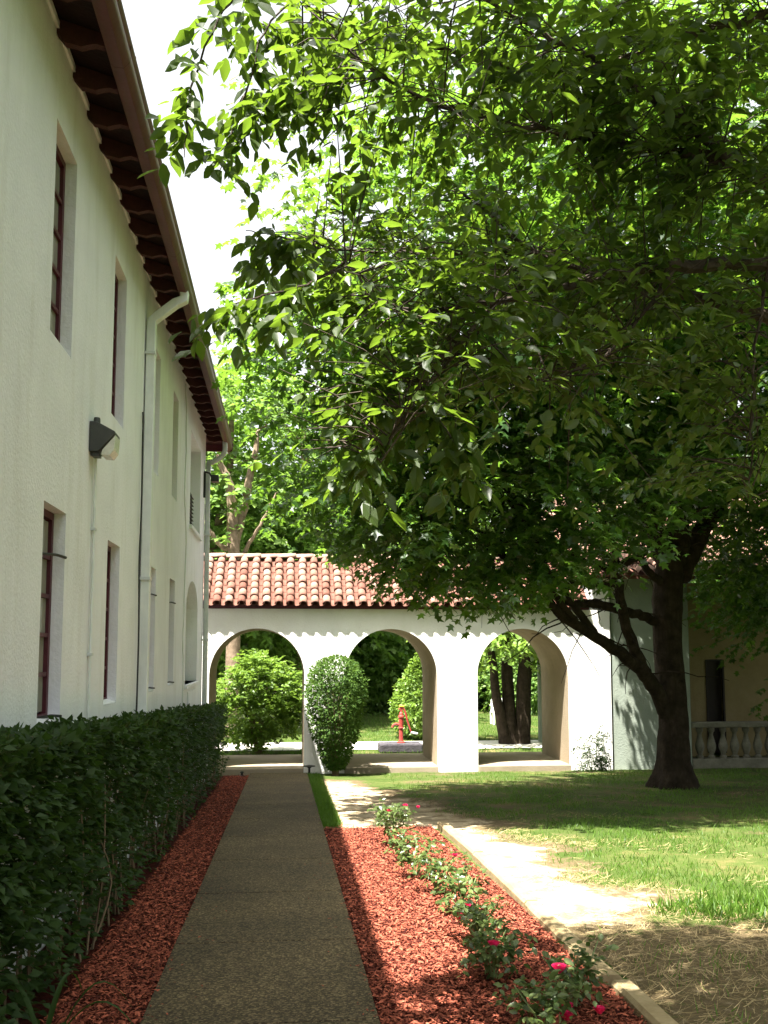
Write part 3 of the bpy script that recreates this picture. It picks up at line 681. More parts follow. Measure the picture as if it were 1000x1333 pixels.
bal = empty('balustrade', (10, 19.6, gz(19.5)), 'low cast stone balustrade with turned balusters beside the big maple trunk', 'balustrade')
b = MB(); b.box((8.47, 19.55, -.09), (13.5, 19.85, .02)); b.build('handrail', M['pale_stone'], bal, bevel=.02)
b = MB(); b.box((8.47, 19.53, -1.0), (13.5, 19.87, -.73)); b.build('plinth', M['pale_stone'], bal, bevel=.01)
bp_ = None
for k in range(19):
    x = 8.70 + k * .255
    if bp_ is None:
        b = MB(); b.lathe((x, 19.7, -.73), [(.075, 0), (.075, .05), (.045, .07), (.055, .10), (.09, .20), (.095, .27), (.06, .40), (.04, .48), (.045, .53), (.07, .56), (.075, .64)], 12)
        bp_ = b.build('baluster', M['pale_stone'], bal, True); bx = x
    else:
        o = bp_.copy(); COL.objects.link(o); o.parent = bal; o.location = (x - bx, 0, 0)

# ------------------------------------------------------------------ bed edging timbers
def timber(p0, p1, label, wdt=.115, h=.07):
    p0 = Vector((p0[0], p0[1], gz(p0[1]) + .0)); p1 = Vector((p1[0], p1[1], gz(p1[1]) + .0)); d = (p1 - p0).normalized(); s_ = Vector((-d.y, d.x, 0)).normalized() * wdt / 2
    n = 8; V = []; F = []
    for i in range(n + 1):
        c = p0.lerp(p1, i / n) + Vector((random.uniform(-.003, .003), 0, random.uniform(-.002, .002)))
        V += [c - s_ - Vector((0, 0, .04)), c - s_ + Vector((0, 0, h - .02)), c - s_ * .7 + Vector((0, 0, h)), c + s_ * .7 + Vector((0, 0, h)), c + s_ + Vector((0, 0, h - .02)), c + s_ - Vector((0, 0, .04))]
    for i in range(n):
        for k in range(6): F.append((i * 6 + k, i * 6 + (k + 1) % 6, (i + 1) * 6 + (k + 1) % 6, (i + 1) * 6 + k))
    F += [tuple(range(5, -1, -1)), tuple(n * 6 + k for k in range(6))]
    o = mesh('landscape_timber', V, F, M['timber']); tag(o, label, 'timber', 'timbers edging the red mulch bed')
timber((1.79, 6.98), (1.74, 5.13), 'weathered landscape timber with squared end beside the shaded straw, first clear of the glare')
timber((1.765, 5.05), (1.72, 3.0), 'nearest landscape timber leaving the picture at the bottom right')
timber((1.84, 9.15), (1.80, 7.02), 'sunlit landscape timber at the middle of the mulch bed edge')
timber((1.86, 11.42), (1.85, 9.2), 'farthest sunlit timber along the right edge of the mulch bed')

# ------------------------------------------------------------------ mulch chips, straw, grass
def scatter(n, x0, x1, y0, y1, dens=None):
    """more points near the camera"""
    u = rng.random(n); yy = y0 * (y1 / y0) ** u; xx = rng.uniform(x0, x1, n)
    return xx, yy
def gzv(yy): return -0.047 * np.clip(yy, -8, 19.5)
xx, yy = scatter(60000, BX0 + .005, BX1 - .02, 3.2, BY1)
n = len(xx); P = np.stack([xx, yy, gzv(yy) + .012 + rng.random(n) ** 2 * .028], 1)
a = rng.uniform(0, 2 * np.pi, n); D = np.stack([np.cos(a), np.sin(a), rng.normal(0, .25, n)], 1); N = np.stack([rng.normal(0, .4, n), rng.normal(0, .4, n), np.ones(n)], 1)
tag(cloud('mulch_chips', P, D, N, rng.uniform(.011, .038, n), CHIP, M['chips'], wid=1.1), 'red dyed wood chips covering the rose bed right of the path', 'mulch')
xx, yy = scatter(36000, -1.12, XL - .01, 2.6, 19.0)
n = len(xx); P = np.stack([xx, yy, gzv(yy) + .008 + rng.random(n) ** 2 * .03], 1)
a = rng.uniform(0, 2 * np.pi, n); D = np.stack([np.cos(a), np.sin(a), rng.normal(0, .25, n)], 1); N = np.stack([rng.normal(0, .4, n), rng.normal(0, .4, n), np.ones(n)], 1)
tag(cloud('mulch_chips', P, D, N, rng.uniform(.011, .038, n), CHIP, M['chips'], wid=1.1), 'shaded red wood chips between the hedge and the path', 'mulch')

def vn(x, y, s=1.0, ph=0.0):
    return (np.sin(x * 1.7 * s + 1.3 * np.sin(y * 1.1 * s + ph)) + np.sin(y * 2.3 * s + 1.7 * np.sin(x * .9 * s + 2 + ph)) + .6 * np.sin((x + y) * 3.7 * s + ph)) / 2.6
n = 260; xx = np.where(rng.random(n) < .5, XL + .02 + rng.random(n) ** 3 * .25, XR - .02 - rng.random(n) ** 3 * .25); yy = 3.5 * (18 / 3.5) ** rng.random(n)
P = np.stack([xx, yy, gzv(yy) + .033 + rng.random(n) * .003], 1); a = rng.uniform(0, 6.28, n)
tag(cloud('stray_chips', P, np.stack([np.cos(a), np.sin(a), 0 * a], 1), np.stack([rng.normal(0, .2, n), rng.normal(0, .2, n), np.ones(n)], 1), rng.uniform(.012, .03, n), CHIP, M['chips']), 'stray red wood chips spilled along both edges of the path', 'mulch')
# straw / dead clippings
xx = rng.uniform(1.85, 7.5, 80000); yy = 3.0 * (15 / 3.0) ** rng.random(80000)
f = (vn(xx, yy, 1.2) + rng.normal(0, .25, 80000) > np.where(yy < 6.9, -.9, np.where(xx < dirt_right(yy) + .35, -.1, .85)))
xx, yy = xx[f], yy[f]; n = len(xx); P = np.stack([xx, yy, gzv(yy) + .004 + rng.random(n) ** 2 * .03], 1)
a = rng.normal(0.3, 1.1, n); D = np.stack([np.cos(a), np.sin(a), rng.normal(0, .12, n)], 1); N = np.stack([rng.normal(0, .4, n), rng.normal(0, .4, n), np.ones(n)], 1)
tag(cloud('straw', P, D, N, rng.uniform(.03, .13, n), BLADE, M['straw'], wid=.4), 'dry straw and dead clippings lying over the lawn edge', 'straw')
# grass blades
def grass(name, x0, x1, y0, y1, n, mask, hgt, label, m=None):
    xx = rng.uniform(x0, x1, n); u = rng.random(n); yy = y0 * (y1 / y0) ** u
    f = mask(xx, yy); xx, yy = xx[f], yy[f]; n = len(xx)
    P = np.stack([xx, yy, gzv(yy) - .012], 1); D = np.stack([rng.normal(0, .45, n), rng.normal(0, .45, n), np.ones(n)], 1); a = rng.uniform(0, 6.28, n)
    N = np.stack([np.cos(a), np.sin(a), np.zeros(n)], 1)
    tag(cloud(name, P, D, N, hgt * rng.uniform(.5, 1.4, n), BLADE, m or M['grass'], wid=1.3), label, 'grass')
grass('grass', 1.9, 11, 6.3, 19.3, 150000, lambda x, y: (x > dirt_right(y) - .25 + rng.random(len(x)) ** 1.5 * 1.0) & (vn(x, y, 1.4, 1) + rng.normal(0, .4, len(x)) > -.25) & (vn(x * 1.6, y * 1.9, 1, 3) + rng.normal(0, .3, len(x)) < np.where(y > 11.2, .15, .6)) & ((y > 7.0) | (x > 2.5 + rng.random(len(x)))), .055, 'short patchy lawn grass between the mulch bed and the arcade')
grass('grass', 2.6, 6.5, 5.6, 7.6, 26000, lambda x, y: (np.abs(y - 6.75 - .1 * np.sin(x * 3)) < .45 * np.clip((x - 2.5), 0, 1) + rng.normal(0, .08, len(x))) & (vn(x, y, 3) + rng.normal(0, .3, len(x)) > -.5), .10, 'taller green grass tufts across the lawn near the straw')
grass('grass', XR + .005, XR + .24, 11.6, 19.3, 9000, lambda x, y: x > 0, .06, 'narrow strip of grass along the far right edge of the path')
grass('grass', 2.0, 7.0, 3.5, 6.5, 9000, lambda x, y: vn(x, y, 2.2, 4) + rng.normal(0, .25, len(x)) > .35, .06, 'thin scattered grass growing through the straw')
grass('grass', -12, 30, 21.9, 40, 90000, lambda x, y: (y < 23.8) | (y > 26), .09, 'lawn grass beyond the arcade')

# ------------------------------------------------------------------ hedge
hd = empty('clipped_hedge', (-1.28, 8, gz(8)), 'dark green clipped hedge running along the foot of the stucco wall', 'hedge')
n = 52000
yy = 1.6 * (19.0 / 1.6) ** rng.random(n)
side = rng.random(n)
hh = 1.33 + .035 * vn(yy * 3, yy, 1) + rng.normal(0, .02, n)
top = side < .33
zl = np.where(top, hh - rng.random(n) ** 2 * .12, hh * rng.random(n) ** .8)
bulge = .05 * vn(yy * 1.6, zl * 3, 1.0) + .04 * vn(yy * 5, zl * 6, 1.0, 3)
frontx = -1.12 + bulge - np.clip(.35 - zl, 0, .35) * .15
xl = np.where(top, rng.uniform(-1.47, -1.10, n), np.where(rng.random(n) < .2, rng.uniform(-1.46, -1.15, n), frontx - rng.random(n) ** 1.6 * .16))
hole = (np.abs(yy - 3.9) < .10) & (np.abs(zl - .98) < .12)
thin = (~top) & (zl < .45) & (rng.random(n) < .55)
gap = (~top) & (vn(yy * 4, zl * 7, 1.0, 5) > .55) & (rng.random(n) < .75)
k = ~(thin | gap | hole); yy, zl, xl, top = yy[k], zl[k], xl[k], top[k]; n = len(yy)
P = np.stack([xl, yy, gzv(yy) + zl], 1)
D = np.stack([np.where(top, rng.normal(0, .7, n), .6 + rng.random(n)), rng.normal(0, .7, n), rng.normal(-.1, .45, n) + np.where(top, .5, 0)], 1)
N = np.stack([np.where(top, 0, .7) + rng.normal(0, .35, n), rng.normal(0, .4, n), np.ones(n) * .8 + rng.normal(0, .3, n)], 1)
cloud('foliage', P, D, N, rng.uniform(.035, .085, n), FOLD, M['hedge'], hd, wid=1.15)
b = MB()
for k in range(230):
    y0 = 1.8 * (18.8 / 1.8) ** random.random(); x0 = random.uniform(-1.36, -1.16); h = random.uniform(.7, 1.2)
    p_, r_ = smoothpath([(x0, y0, gz(y0)), (x0 + random.gauss(0, .04), y0 + random.gauss(0, .06), gz(y0) + h * .5), (x0 + random.gauss(.02, .05), y0 + random.gauss(0, .1), gz(y0) + h)], [.008, .006, .003], 3)
    b.tube(p_, r_, 4, False)
b.build('stems', M['twig'], hd, kind='stuff')

# strap-leaved lily in the hedge foot
ll = empty('daylily', (-1.0, 4.4, gz(4.4)), 'arching strap leaved plant in the mulch at the foot of the hedge, bottom left', 'plant')
def strapleaf(base, az, L, rise, w_, parent, m):
    V = []; F = []; n = 9; d = Vector((math.cos(az), math.sin(az), 0)); s_ = Vector((-d.y, d.x, 0))
    for i in range(n + 1):
        t = i / n; c = Vector(base) + d * L * t * .8 + Vector((0, 0, rise * math.sin(t * 2.5) - .0 * t)); ww = w_ * (1 - t ** 2.2) * (.6 + .4 * min(1, t * 4)) + .001
        V += [c - s_ * ww, c - Vector((0, 0, ww * .5)), c + s_ * ww]
    for i in range(n): F += [(3 * i, 3 * i + 1, 3 * i + 4, 3 * i + 3), (3 * i + 1, 3 * i + 2, 3 * i + 5, 3 * i + 4)]
    return mesh('leaf', V, F, m, parent, True)
for k, (az, L, rs) in enumerate([(-.3, .55, .28), (.3, .45, .32), (-.9, .5, .24), (-1.5, .62, .22), (1.2, .4, .3), (-2.4, .5, .25), (2.6, .4, .3), (-.6, .65, .18), (-2.0, .6, .2)]):
    strapleaf((-1.0 + random.gauss(0, .02), 4.4 + random.gauss(0, .03), gz(4.4)), az, L, rs, .014, ll, M['hedge'])

# ------------------------------------------------------------------ shrubs
def body_foliage(parent, c, prof, n, size, m, hollow=.25, name='foliage', tmpl=FOLD, wid=1.2, lump=.08):
    """foliage on a body of revolution: prof = [(z, r)]"""
    zs = np.array([p[0] for p in prof]); rs = np.array([p[1] for p in prof])
    z = rng.uniform(zs[0], zs[-1], n * 2); r = np.interp(z, zs, rs); keep = rng.random(n * 2) < (r / rs.max()) ** .7 + .05; z = z[keep][:n]; r = r[keep][:n]; n = len(z)
    a = rng.uniform(0, 2 * np.pi, n); rr = r * (1 + lump * vn(a * 2.2, z * 3.3, 1.3) + lump * .9 * vn(a * 6, z * 8, 1.2, 2)) * (1 - rng.random(n) ** 1.5 * hollow) + rng.normal(0, .012, n)
    P = np.stack([c[0] + rr * np.cos(a), c[1] + rr * np.sin(a), c[2] + z], 1)
    O = np.stack([np.cos(a), np.sin(a), np.gradient(zs, zs)[0] * 0 + (z - zs.mean()) / (zs[-1] - zs[0]) * 1.6], 1)
    gp = vn(a * 5, z * 9, 1.1, 4) < .62; P, O, n = P[gp], O[gp], int(gp.sum())
    D = O + rng.normal(0, .6, (n, 3)); N = O * .8 + np.array([0, 0, .7]) + rng.normal(0, .4, (n, 3))
    return cloud(name, P, D, N, size * rng.uniform(.6, 1.3, n), tmpl, m, parent, wid=wid)
def stems(parent, c, n, h, sp, r, m, name='stems'):
    b = MB()
    for k in range(n):
        a = 6.28 * k / n + random.random(); q = random.uniform(.3, 1)
        p_, r_ = smoothpath([(c[0] + .04 * math.cos(a), c[1] + .04 * math.sin(a), c[2] - .03), (c[0] + sp * .5 * q * math.cos(a), c[1] + sp * .5 * q * math.sin(a), c[2] + h * .5), (c[0] + sp * q * math.cos(a), c[1] + sp * q * math.sin(a), c[2] + h)], [r, r * .7, r * .4], 3, .006)
        b.tube(p_, r_, 6)
    return b.build(name, m, parent, True)
tz = gz(18.9)
tp = empty('topiary_shrub', (1.0, 18.95, tz), 'vase shaped clipped evergreen shrub standing before the pier between the first two arches', 'shrub')
body_foliage(tp, (1.0, 18.95, tz), [(.12, .14), (.4, .30), (.8, .44), (1.3, .56), (1.75, .58), (2.0, .5), (2.2, .33), (2.3, .08)], 12000, .06, M['topiary'], .45, lump=.12)
stems(tp, (1.0, 18.95, tz), 7, 1.6, .3, .025, M['twig'])
rs_ = empty('round_shrub', (-.60, 23.3, gz(20)), 'large rounded bright green shrub seen through the left arch', 'shrub')
lumps = [((-.6 + dx_, 23.3 + dy_, gz(20) + z_), (a_, a_, b_)) for dx_, dy_, z_, a_, b_ in ((0, 0, 1.25, .95, .95), (-.45, -.25, 1.55, .55, .5), (.45, -.3, 1.45, .6, .55), (.1, -.35, 1.95, .5, .4), (.62, 0, .95, .5, .5), (-.6, -.1, .85, .5, .5), (0, -.6, .9, .5, .5), (.3, .1, 2.05, .45, .35), (-.25, .1, 2.05, .5, .32), (.75, -.1, 1.5, .35, .4), (.1, -.5, .45, .45, .2))]
P, D, N, L = crown(lumps, 260, 8, 8, .20, .095, lambda P: P[:, 2] > gz(20) + .12, (.10, .07), .72, .6, .1)
cloud('foliage', P, D, N, L, FOLD, M['shrub'], rs_, wid=1.2)
stems(rs_, (-.60, 23.3, gz(20)), 9, 1.6, .6, .04, M['twig'])
cs = empty('cone_shrub', (4.0, 26.9, gz(20)), 'pale green upright shrub behind the red pump, seen through the middle arch', 'shrub')
body_foliage(cs, (4.0, 26.9, gz(20)), [(.1, .75), (.6, 1.0), (1.2, .92), (1.8, .62), (2.3, .3), (2.6, .08)], 13000, .10, M['shrub'], .4, lump=.1)
stems(cs, (4.0, 26.9, gz(20)), 5, 1.4, .4, .04, M['twig'])
wd = empty('weed_clump', (6.25, 19.2, gz(19.2)), 'straggly green weeds growing against the white pier at the right end of the arcade', 'plant')
WB = []; wb = MB()
for k in range(17):
    x0 = 6.28 + random.gauss(0, .17); y0 = 19.2 + random.gauss(0, .06); h = random.uniform(.25, .95) * (1 - abs(x0 - 6.28) * 1.1); lx = random.gauss(0, .16)
    p_, r_ = smoothpath([(x0, y0, gz(19.2)), (x0 + lx * .3, y0 - .03, gz(19.2) + h * .6), (x0 + lx, y0 - .08, gz(19.2) + h)], [.006, .004, .002], 6, .004); wb.tube(p_, r_, 4, False); WB += [list(q) for q in p_[2:]]
wb.build('stems', M['stem'], wd)
WB = np.array(WB); P, D, N, L = sprays(WB, rng.normal(0, 1, WB.shape), 6, .14, .06, .5, .4); f = P[:, 1] < 19.45
cloud('foliage', P[f], D[f], N[f], L[f], FOLD, M['hedge'], wd, wid=.9)

# ------------------------------------------------------------------ roses
def rose(x, y, h, r, nl, blooms, label, dens=1.0):
    c = (x, y, gz(y)); o = empty('rose_bush', c, label, 'rose bush', 'roses in the red mulch bed')
    ends = []
    for k in range(6):
        a = 6.28 * k / 6 + random.random(); q = random.uniform(.3, 1); hh_ = h * random.uniform(.75, 1.05)
        p_, r_ = smoothpath([c, (x + r * .4 * q * math.cos(a), y + r * .4 * q * math.sin(a), c[2] + hh_ * .5), (x + r * q * math.cos(a), y + r * q * math.sin(a), c[2] + hh_ * .9)], [.006, .005, .003], 4, .004)
        b = MB(); b.tube(p_, r_, 5); b.build('cane', M['stem'], o); ends += p_[4:]
    E = np.array([list(e) for e in ends]); k = rng.integers(0, len(E), int(nl * .62) // 5); B = E[k] + rng.normal(0, r * .22, (len(k), 3)) * np.array([1, 1, .6])
    P, D, N, L = sprays(B, rng.normal(0, 1, B.shape) + np.array([0, 0, .2]), 5, .10, .048, .45, .2); f = P[:, 2] > c[2] + .03
    cloud('foliage', P[f], D[f], N[f], L[f], OVATE, M['rose'], o, wid=1.25)
    for (bx_, by_, bz_, s_) in blooms:
        m_ = 20; s_ = s_ * .85; a = np.arange(m_) * 2.4; t = np.arange(m_) / m_
        P = np.stack([x + bx_ + .006 * np.cos(a), y + by_ + .006 * np.sin(a), np.full(m_, c[2] + bz_)], 1)
        P[:, 2] -= .012 * t; D = np.stack([np.cos(a) * (.25 + .45 * t), np.sin(a) * (.25 + .45 * t), 1.0 - .15 * t], 1); N = np.stack([-np.cos(a), -np.sin(a), np.full(m_, .5)], 1)
        cloud('bloom', P, D, N, s_ * (.6 + .3 * t), PETAL, M['bloom'], o, kind=None, wid=1.35)
        if bz_ > h * .85:
            m3 = 7; tt = rng.uniform(.25, .9, m3); aa = rng.uniform(0, 6.28, m3)
            cloud('foliage', np.stack([x + bx_ * (.6 + .4 * tt), y + by_ * (.6 + .4 * tt), c[2] + h * .5 + (bz_ - h * .5) * tt], 1), np.stack([np.cos(aa), np.sin(aa), .2 + 0 * aa], 1), np.stack([0 * aa, 0 * aa, 1 + 0 * aa], 1), np.full(m3, .045), OVATE, M['rose'], o, wid=1.1)
            q = MB(); q.tube([(x + bx_ * .6, y + by_ * .6, c[2] + h * .5), (x + bx_, y + by_, c[2] + bz_)], .004, 5); q.build('flower_stem', M['stem'], o)
rose(1.10, 10.0, .52, .20, 600, [(.14, -.06, .42, .05), (-.03, -.14, .38, .055), (.28, .0, .40, .035)], 'farthest rose bush, lit, with red blooms near the end of the bed')
rose(1.08, 9.0, .34, .16, 320, [(.16, -.02, .22, .03)], 'small sunlit rose bush second from the far end of the bed')
rose(1.12, 8.25, .34, .18, 380, [], 'low sunlit rose bush without open blooms, third from the far end')
rose(1.18, 7.55, .36, .17, 380, [(.14, -.05, .32, .04)], 'sunlit rose bush with a single pinkish bloom mid-bed')
rose(1.25, 6.85, .40, .19, 500, [(.02, -.12, .10, .05)], 'bushy rose at the edge of the tree shadow')
rose(1.22, 6.1, .32, .18, 520, [(-0.144, -0.100, 0.195, .06)], 'shaded dark leaved rose bush with crimson bloom')
rose(1.14, 5.3, .34, .18, 560, [(-0.018, -0.100, 0.224, .06)], 'leafy shaded rose bush beside the sunlit mulch')
rose(1.42, 4.75, .36, .17, 420, [(-0.100, -0.100, 0.239, .07), (-0.080, -0.150, 0.083, .06)], 'nearest right rose bush holding a bright pink bloom on a tall stem')
rose(1.18, 4.4, .28, .16, 480, [(.1, .0, .1, .06), (.22, -.1, .16, .05)], 'rose bush at the bottom edge of the picture')

# ------------------------------------------------------------------ pump, block, chair, path lights
blk = MB(); blk.box((2.28, 23.15, gz(20) - .02), (3.32, 23.75, gz(20) + .21)); o = blk.build('stone_block', M['stone'], None, bevel=.04)
tag(o, 'low dark stone block carrying the red pump', 'stone block')
pz = gz(20) + .21; px, py = 2.82, 23.4
pu = empty('hand_pump', (px, py, pz), 'old red cast iron hand water pump standing on the dark block', 'hand pump')
b = MB(); b.lathe((px, py, pz), [(.10, 0), (.10, .025), (.06, .04), (.05, .08), (.05, .34), (.07, .35), (.07, .37), (.055, .38), (.06, .60), (.075, .61), (.075, .64), (.045, .66), (.04, .72), (.02, .74)], 14); b.build('barrel', M['pump'], pu, True)
b = MB(); p_, r_ = smoothpath([(px - .04, py, pz + .43), (px - .13, py, pz + .45), (px - .19, py, pz + .42), (px - .21, py, pz + .37)], [.035, .03, .028, .03], 4); b.tube(p_, r_, 8); b.build('spout', M['pump'], pu, True)
b = MB(); p_, r_ = smoothpath([(px - .06, py, pz + .80), (px + .03, py, pz + .84), (px + .1, py, pz + .74), (px + .16, py, pz + .5), (px + .26, py, pz + .22)], [.018, .024, .024, .022, .018], 5); b.tube(p_, r_, 7); b.build('handle', M['pump'], pu, True)
b = MB(); b.box((px - .02, py - .015, pz + .70), (px + .03, py + .015, pz + .86)); b.build('handle_bracket', M['pump'], pu, bevel=.005)
b = MB(); b.box((px - .05, py - .03, pz + .86), (px + .08, py + .03, pz + .90)); b.build('cap', M['yellow'], pu, bevel=.008)
b = MB(); b.tube([(px + .24, py, pz + .24), (px + .40, py, pz + .21)], .028, 8); b.build('grip', M['white'], pu, True)

cx_, cy_, cz_ = 7.1, 31.5, gz(20)
ch = empty('garden_chair', (cx_, cy_, cz_), 'white garden chair standing in the far shade seen through the right arch', 'chair')
b = MB(); b.box((cx_ - .3, cy_ - .25, cz_ + .38), (cx_ + .3, cy_ + .25, cz_ + .42)); b.build('seat', M['white'], ch, bevel=.01)
b = MB(); b.prism([(cx_ - .28, cz_ + .42), (cx_ + .28, cz_ + .42), (cx_ + .26, cz_ + .80), (cx_, cz_ + .86), (cx_ - .26, cz_ + .80)], 'y', cy_ + .22, cy_ + .26); b.build('backrest', M['white'], ch, bevel=.008)
for sx in (-1, 1):
    for sy in (-1, 1):
        b = MB(); b.box((cx_ + sx * .27 - .03, cy_ + sy * .22 - .03, cz_), (cx_ + sx * .27 + .03, cy_ + sy * .22 + .03, cz_ + .38)); b.build('leg', M['white'], ch)
    b = MB(); b.box((cx_ + sx * .29 - .025, cy_ - .25, cz_ + .60), (cx_ + sx * .29 + .025, cy_ + .24, cz_ + .63)); b.build('armrest', M['white'], ch)

def plight(x, y, label, h=.16, cap_=True):
    z = gz(y); o = empty('path_light', (x, y, z), label, 'path light')
    b = MB(); b.lathe((x, y, z), [(.07, 0), (.06, .015), (.022, .03), (.022, h - .03), (.04, h - .025), (.04, h - .01), (.015, h)], 10); b.build('post', M['black'], o, True)
    if cap_:
        b = MB(); b.lathe((x, y, z + h), [(.03, -.004), (.115, .0), (.115, .012), (.03, .028)], 14); b.build('shade', M['black'], o, True)
plight(.50, 19.2, 'small black path light with a flat cap at the right edge of the walkway end')
plight(-.80, 19.0, 'small dark stub light at the left edge of the walkway end', .10, False)

# ------------------------------------------------------------------ big maple
mp = empty('maple_tree', (6.45, 15.65, gz(15.65)), 'big maple with low spreading limbs and dark lobed leaves in front of the arcade', 'tree')
mz = gz(15.65)
b = MB()
tr = [(6.45, 15.65, mz - .1), (6.45, 15.65, mz + .12), (6.46, 15.65, mz + .45), (6.47, 15.65, mz + 1.3), (6.42, 15.68, mz + 2.3), (6.44, 15.7, mz + 3.1), (6.5, 15.6, mz + 4.0)]
p_, r_ = smoothpath(tr, [.44, .36, .27, .235, .235, .25, .21], 6, .004)
# fluted trunk with root flare
V = []; F = []; n = 26
for i, (p, r) in enumerate(zip(p_, r_)):
    hgt_ = p.z - mz
    for k in range(n):
        a = 2 * math.pi * k / n; fl_ = 1 + max(0, .5 - hgt_) * .45 * math.sin(a * 5 + .7) + .045 * math.sin(a * 7 + hgt_) + .03 * math.sin(a * 13 + hgt_ * 3)
        V.append((p.x + r * fl_ * math.cos(a), p.y + r * fl_ * math.sin(a), p.z))
for i in range(len(p_) - 1):
    for k in range(n): F.append((i * n + k, i * n + (k + 1) % n, (i + 1) * n + (k + 1) % n, (i + 1) * n + k))
mesh('trunk', V, F, M['bark'], mp, True)
def at(px_, py_, Y):     # point of the plane at distance Y seen at a picture position (used to lay out limbs in depth)
    u = (px_ - 500) / 1250; v_ = -(py_ - 724.64) / 1250; c, s_ = math.cos(YAW), math.sin(YAW); cp, sp_ = math.cos(PITCH), math.sin(PITCH)
    d = Vector((c * u - s_ * sp_ * v_ + s_ * cp, -s_ * u - c * sp_ * v_ + c * cp, cp * v_ + sp_)); return Vector((0, 0, CAM_H)) + d * (Y / d.y)
limbs = [
    ([at(868, 930, 15.6), at(845, 885, 15.4), at(800, 845, 15.0), at(750, 812, 14.5), at(690, 772, 13.9), at(620, 735, 13.3), at(560, 700, 12.8)], [.14, .115, .095, .08, .06, .04, .02]),
    ([at(850, 895, 15.4), at(828, 850, 15.3), at(812, 800, 15.1), at(800, 740, 14.8), at(770, 705, 14.4), at(700, 665, 14.0), at(620, 640, 13.4)], [.10, .095, .085, .07, .055, .04, .02]),
    ([at(856, 812, 15.7), at(830, 800, 15.5), at(780, 788, 15.1), at(730, 780, 14.6), at(670, 735, 14.0), at(600, 690, 13.6), at(520, 660, 13.0)], [.08, .08, .075, .06, .05, .035, .015]),
    ([at(872, 740, 15.7), at(855, 700, 15.6), at(830, 640, 15.2), at(780, 560, 14.6), at(700, 480, 13.9), at(620, 420, 13.2)], [.2, .16, .13, .10, .06, .03]),
    ([at(880, 740, 15.7), at(885, 660, 15.6), at(890, 540, 15.3), at(870, 400, 14.8), at(850, 250, 14.2), at(840, 100, 13.5)], [.2, .18, .15, .12, .08, .04]),
    ([at(885, 750, 15.7), at(915, 690, 15.9), at(960, 620, 16.0), at(1040, 540, 16.2), at(1120, 440, 16.4)], [.2, .15, .13, .1, .05]),
    ([at(800, 740, 14.8), at(840, 720, 14.6), at(870, 690, 14.2), at(920, 660, 13.6)], [.06, .05, .04, .02]),
    ([at(750, 812, 14.5), at(720, 770, 14.0), at(690, 700, 13.6), at(650, 620, 13.2)], [.06, .05, .035, .02]),
    ([at(700, 665, 14.0), at(660, 640, 13.4), at(600, 560, 13.0), at(540, 500, 12.6)], [.045, .04, .03, .015]),
    ([at(700, 480, 13.9), at(560, 440, 13.0), at(450, 460, 12.4)], [.05, .035, .015]),
    ([at(800, 745, 14.9), at(745, 725, 14.6), at(690, 715, 14.2), at(620, 690, 13.8), at(560, 640, 13.4)], [.06, .05, .04, .028, .014]),
    ([at(803, 760, 15.0), at(760, 760, 14.7), at(700, 755, 14.3), at(650, 745, 14.0), at(590, 745, 13.6)], [.05, .04, .035, .025, .012]),
    ([at(775, 828, 14.8), at(735, 770, 14.5), at(705, 730, 14.2), at(690, 690, 14.0), at(650, 640, 13.8)], [.07, .055, .045, .03, .015]),
    ([at(730, 800, 14.3), at(690, 745, 14.0), at(660, 690, 13.8), at(655, 640, 13.6)], [.05, .04, .03, .015]),
    ([at(805, 735, 14.9), at(790, 690, 14.7), at(745, 650, 14.4), at(700, 600, 14.1)], [.06, .05, .035, .015]),
    ([at(862, 760, 15.6), at(838, 735, 15.4), at(822, 700, 15.2), at(835, 650, 15.0)], [.08, .06, .05, .03]),
]
for pts_, rr_ in limbs:
    b = MB(); p_, r_ = smoothpath(pts_, rr_, 6, .012); b.tube(p_, r_, 10); b.build('branch', M['bark'], mp, True)
# fine twigs
b = MB()
for pts_, rr_ in limbs:
    P0, _ = smoothpath(pts_, rr_, 5)
    for q in P0[6::2]:
        for _k in range(2):
            d = Vector((random.gauss(-.3, .8), random.gauss(-.2, .8), random.gauss(.1, .5))).normalized(); L = random.uniform(.5, 1.4)
            p_, r_ = smoothpath([q, q + d * L * .5 + Vector((0, 0, .05)), q + d * L], [.014, .009, .004], 3, .02); b.tube(p_, r_, 4, False)
b.build('twigs', M['bark'], mp, kind='stuff')
def mkeep(P):
    x, y, z = P[:, 0], P[:, 1], P[:, 2]
    ysh = y + .27 * (z + .6)
    k = (ysh > 11.0 + .25 * np.sin(x * 2.1) + .15 * np.sin(x * 5)) & ((x > 5.9) | (ysh < 19.25 + rng.normal(0, .1, len(x)))) & (y > 7)
    k &= x > -.072 * y
    k &= ~((x > 3.8) & (x < 7.6) & (z < 4.3) & (y < 17) & (rng.random(len(x)) < .55))
    k &= z > np.interp(x, [-2, .4, 1.2, 2.0, 3.2, 4.4, 5.0, 6.0, 7.6, 8.6, 9.5], [3.6, 3.1, 2.4, 1.9, 2.05, 2.4, 3.0, 3.7, 3.5, 1.0, .2]) + .12 * vn(x * 3, y * 2, 1.0) + rng.normal(0, .06, len(x))
    return k
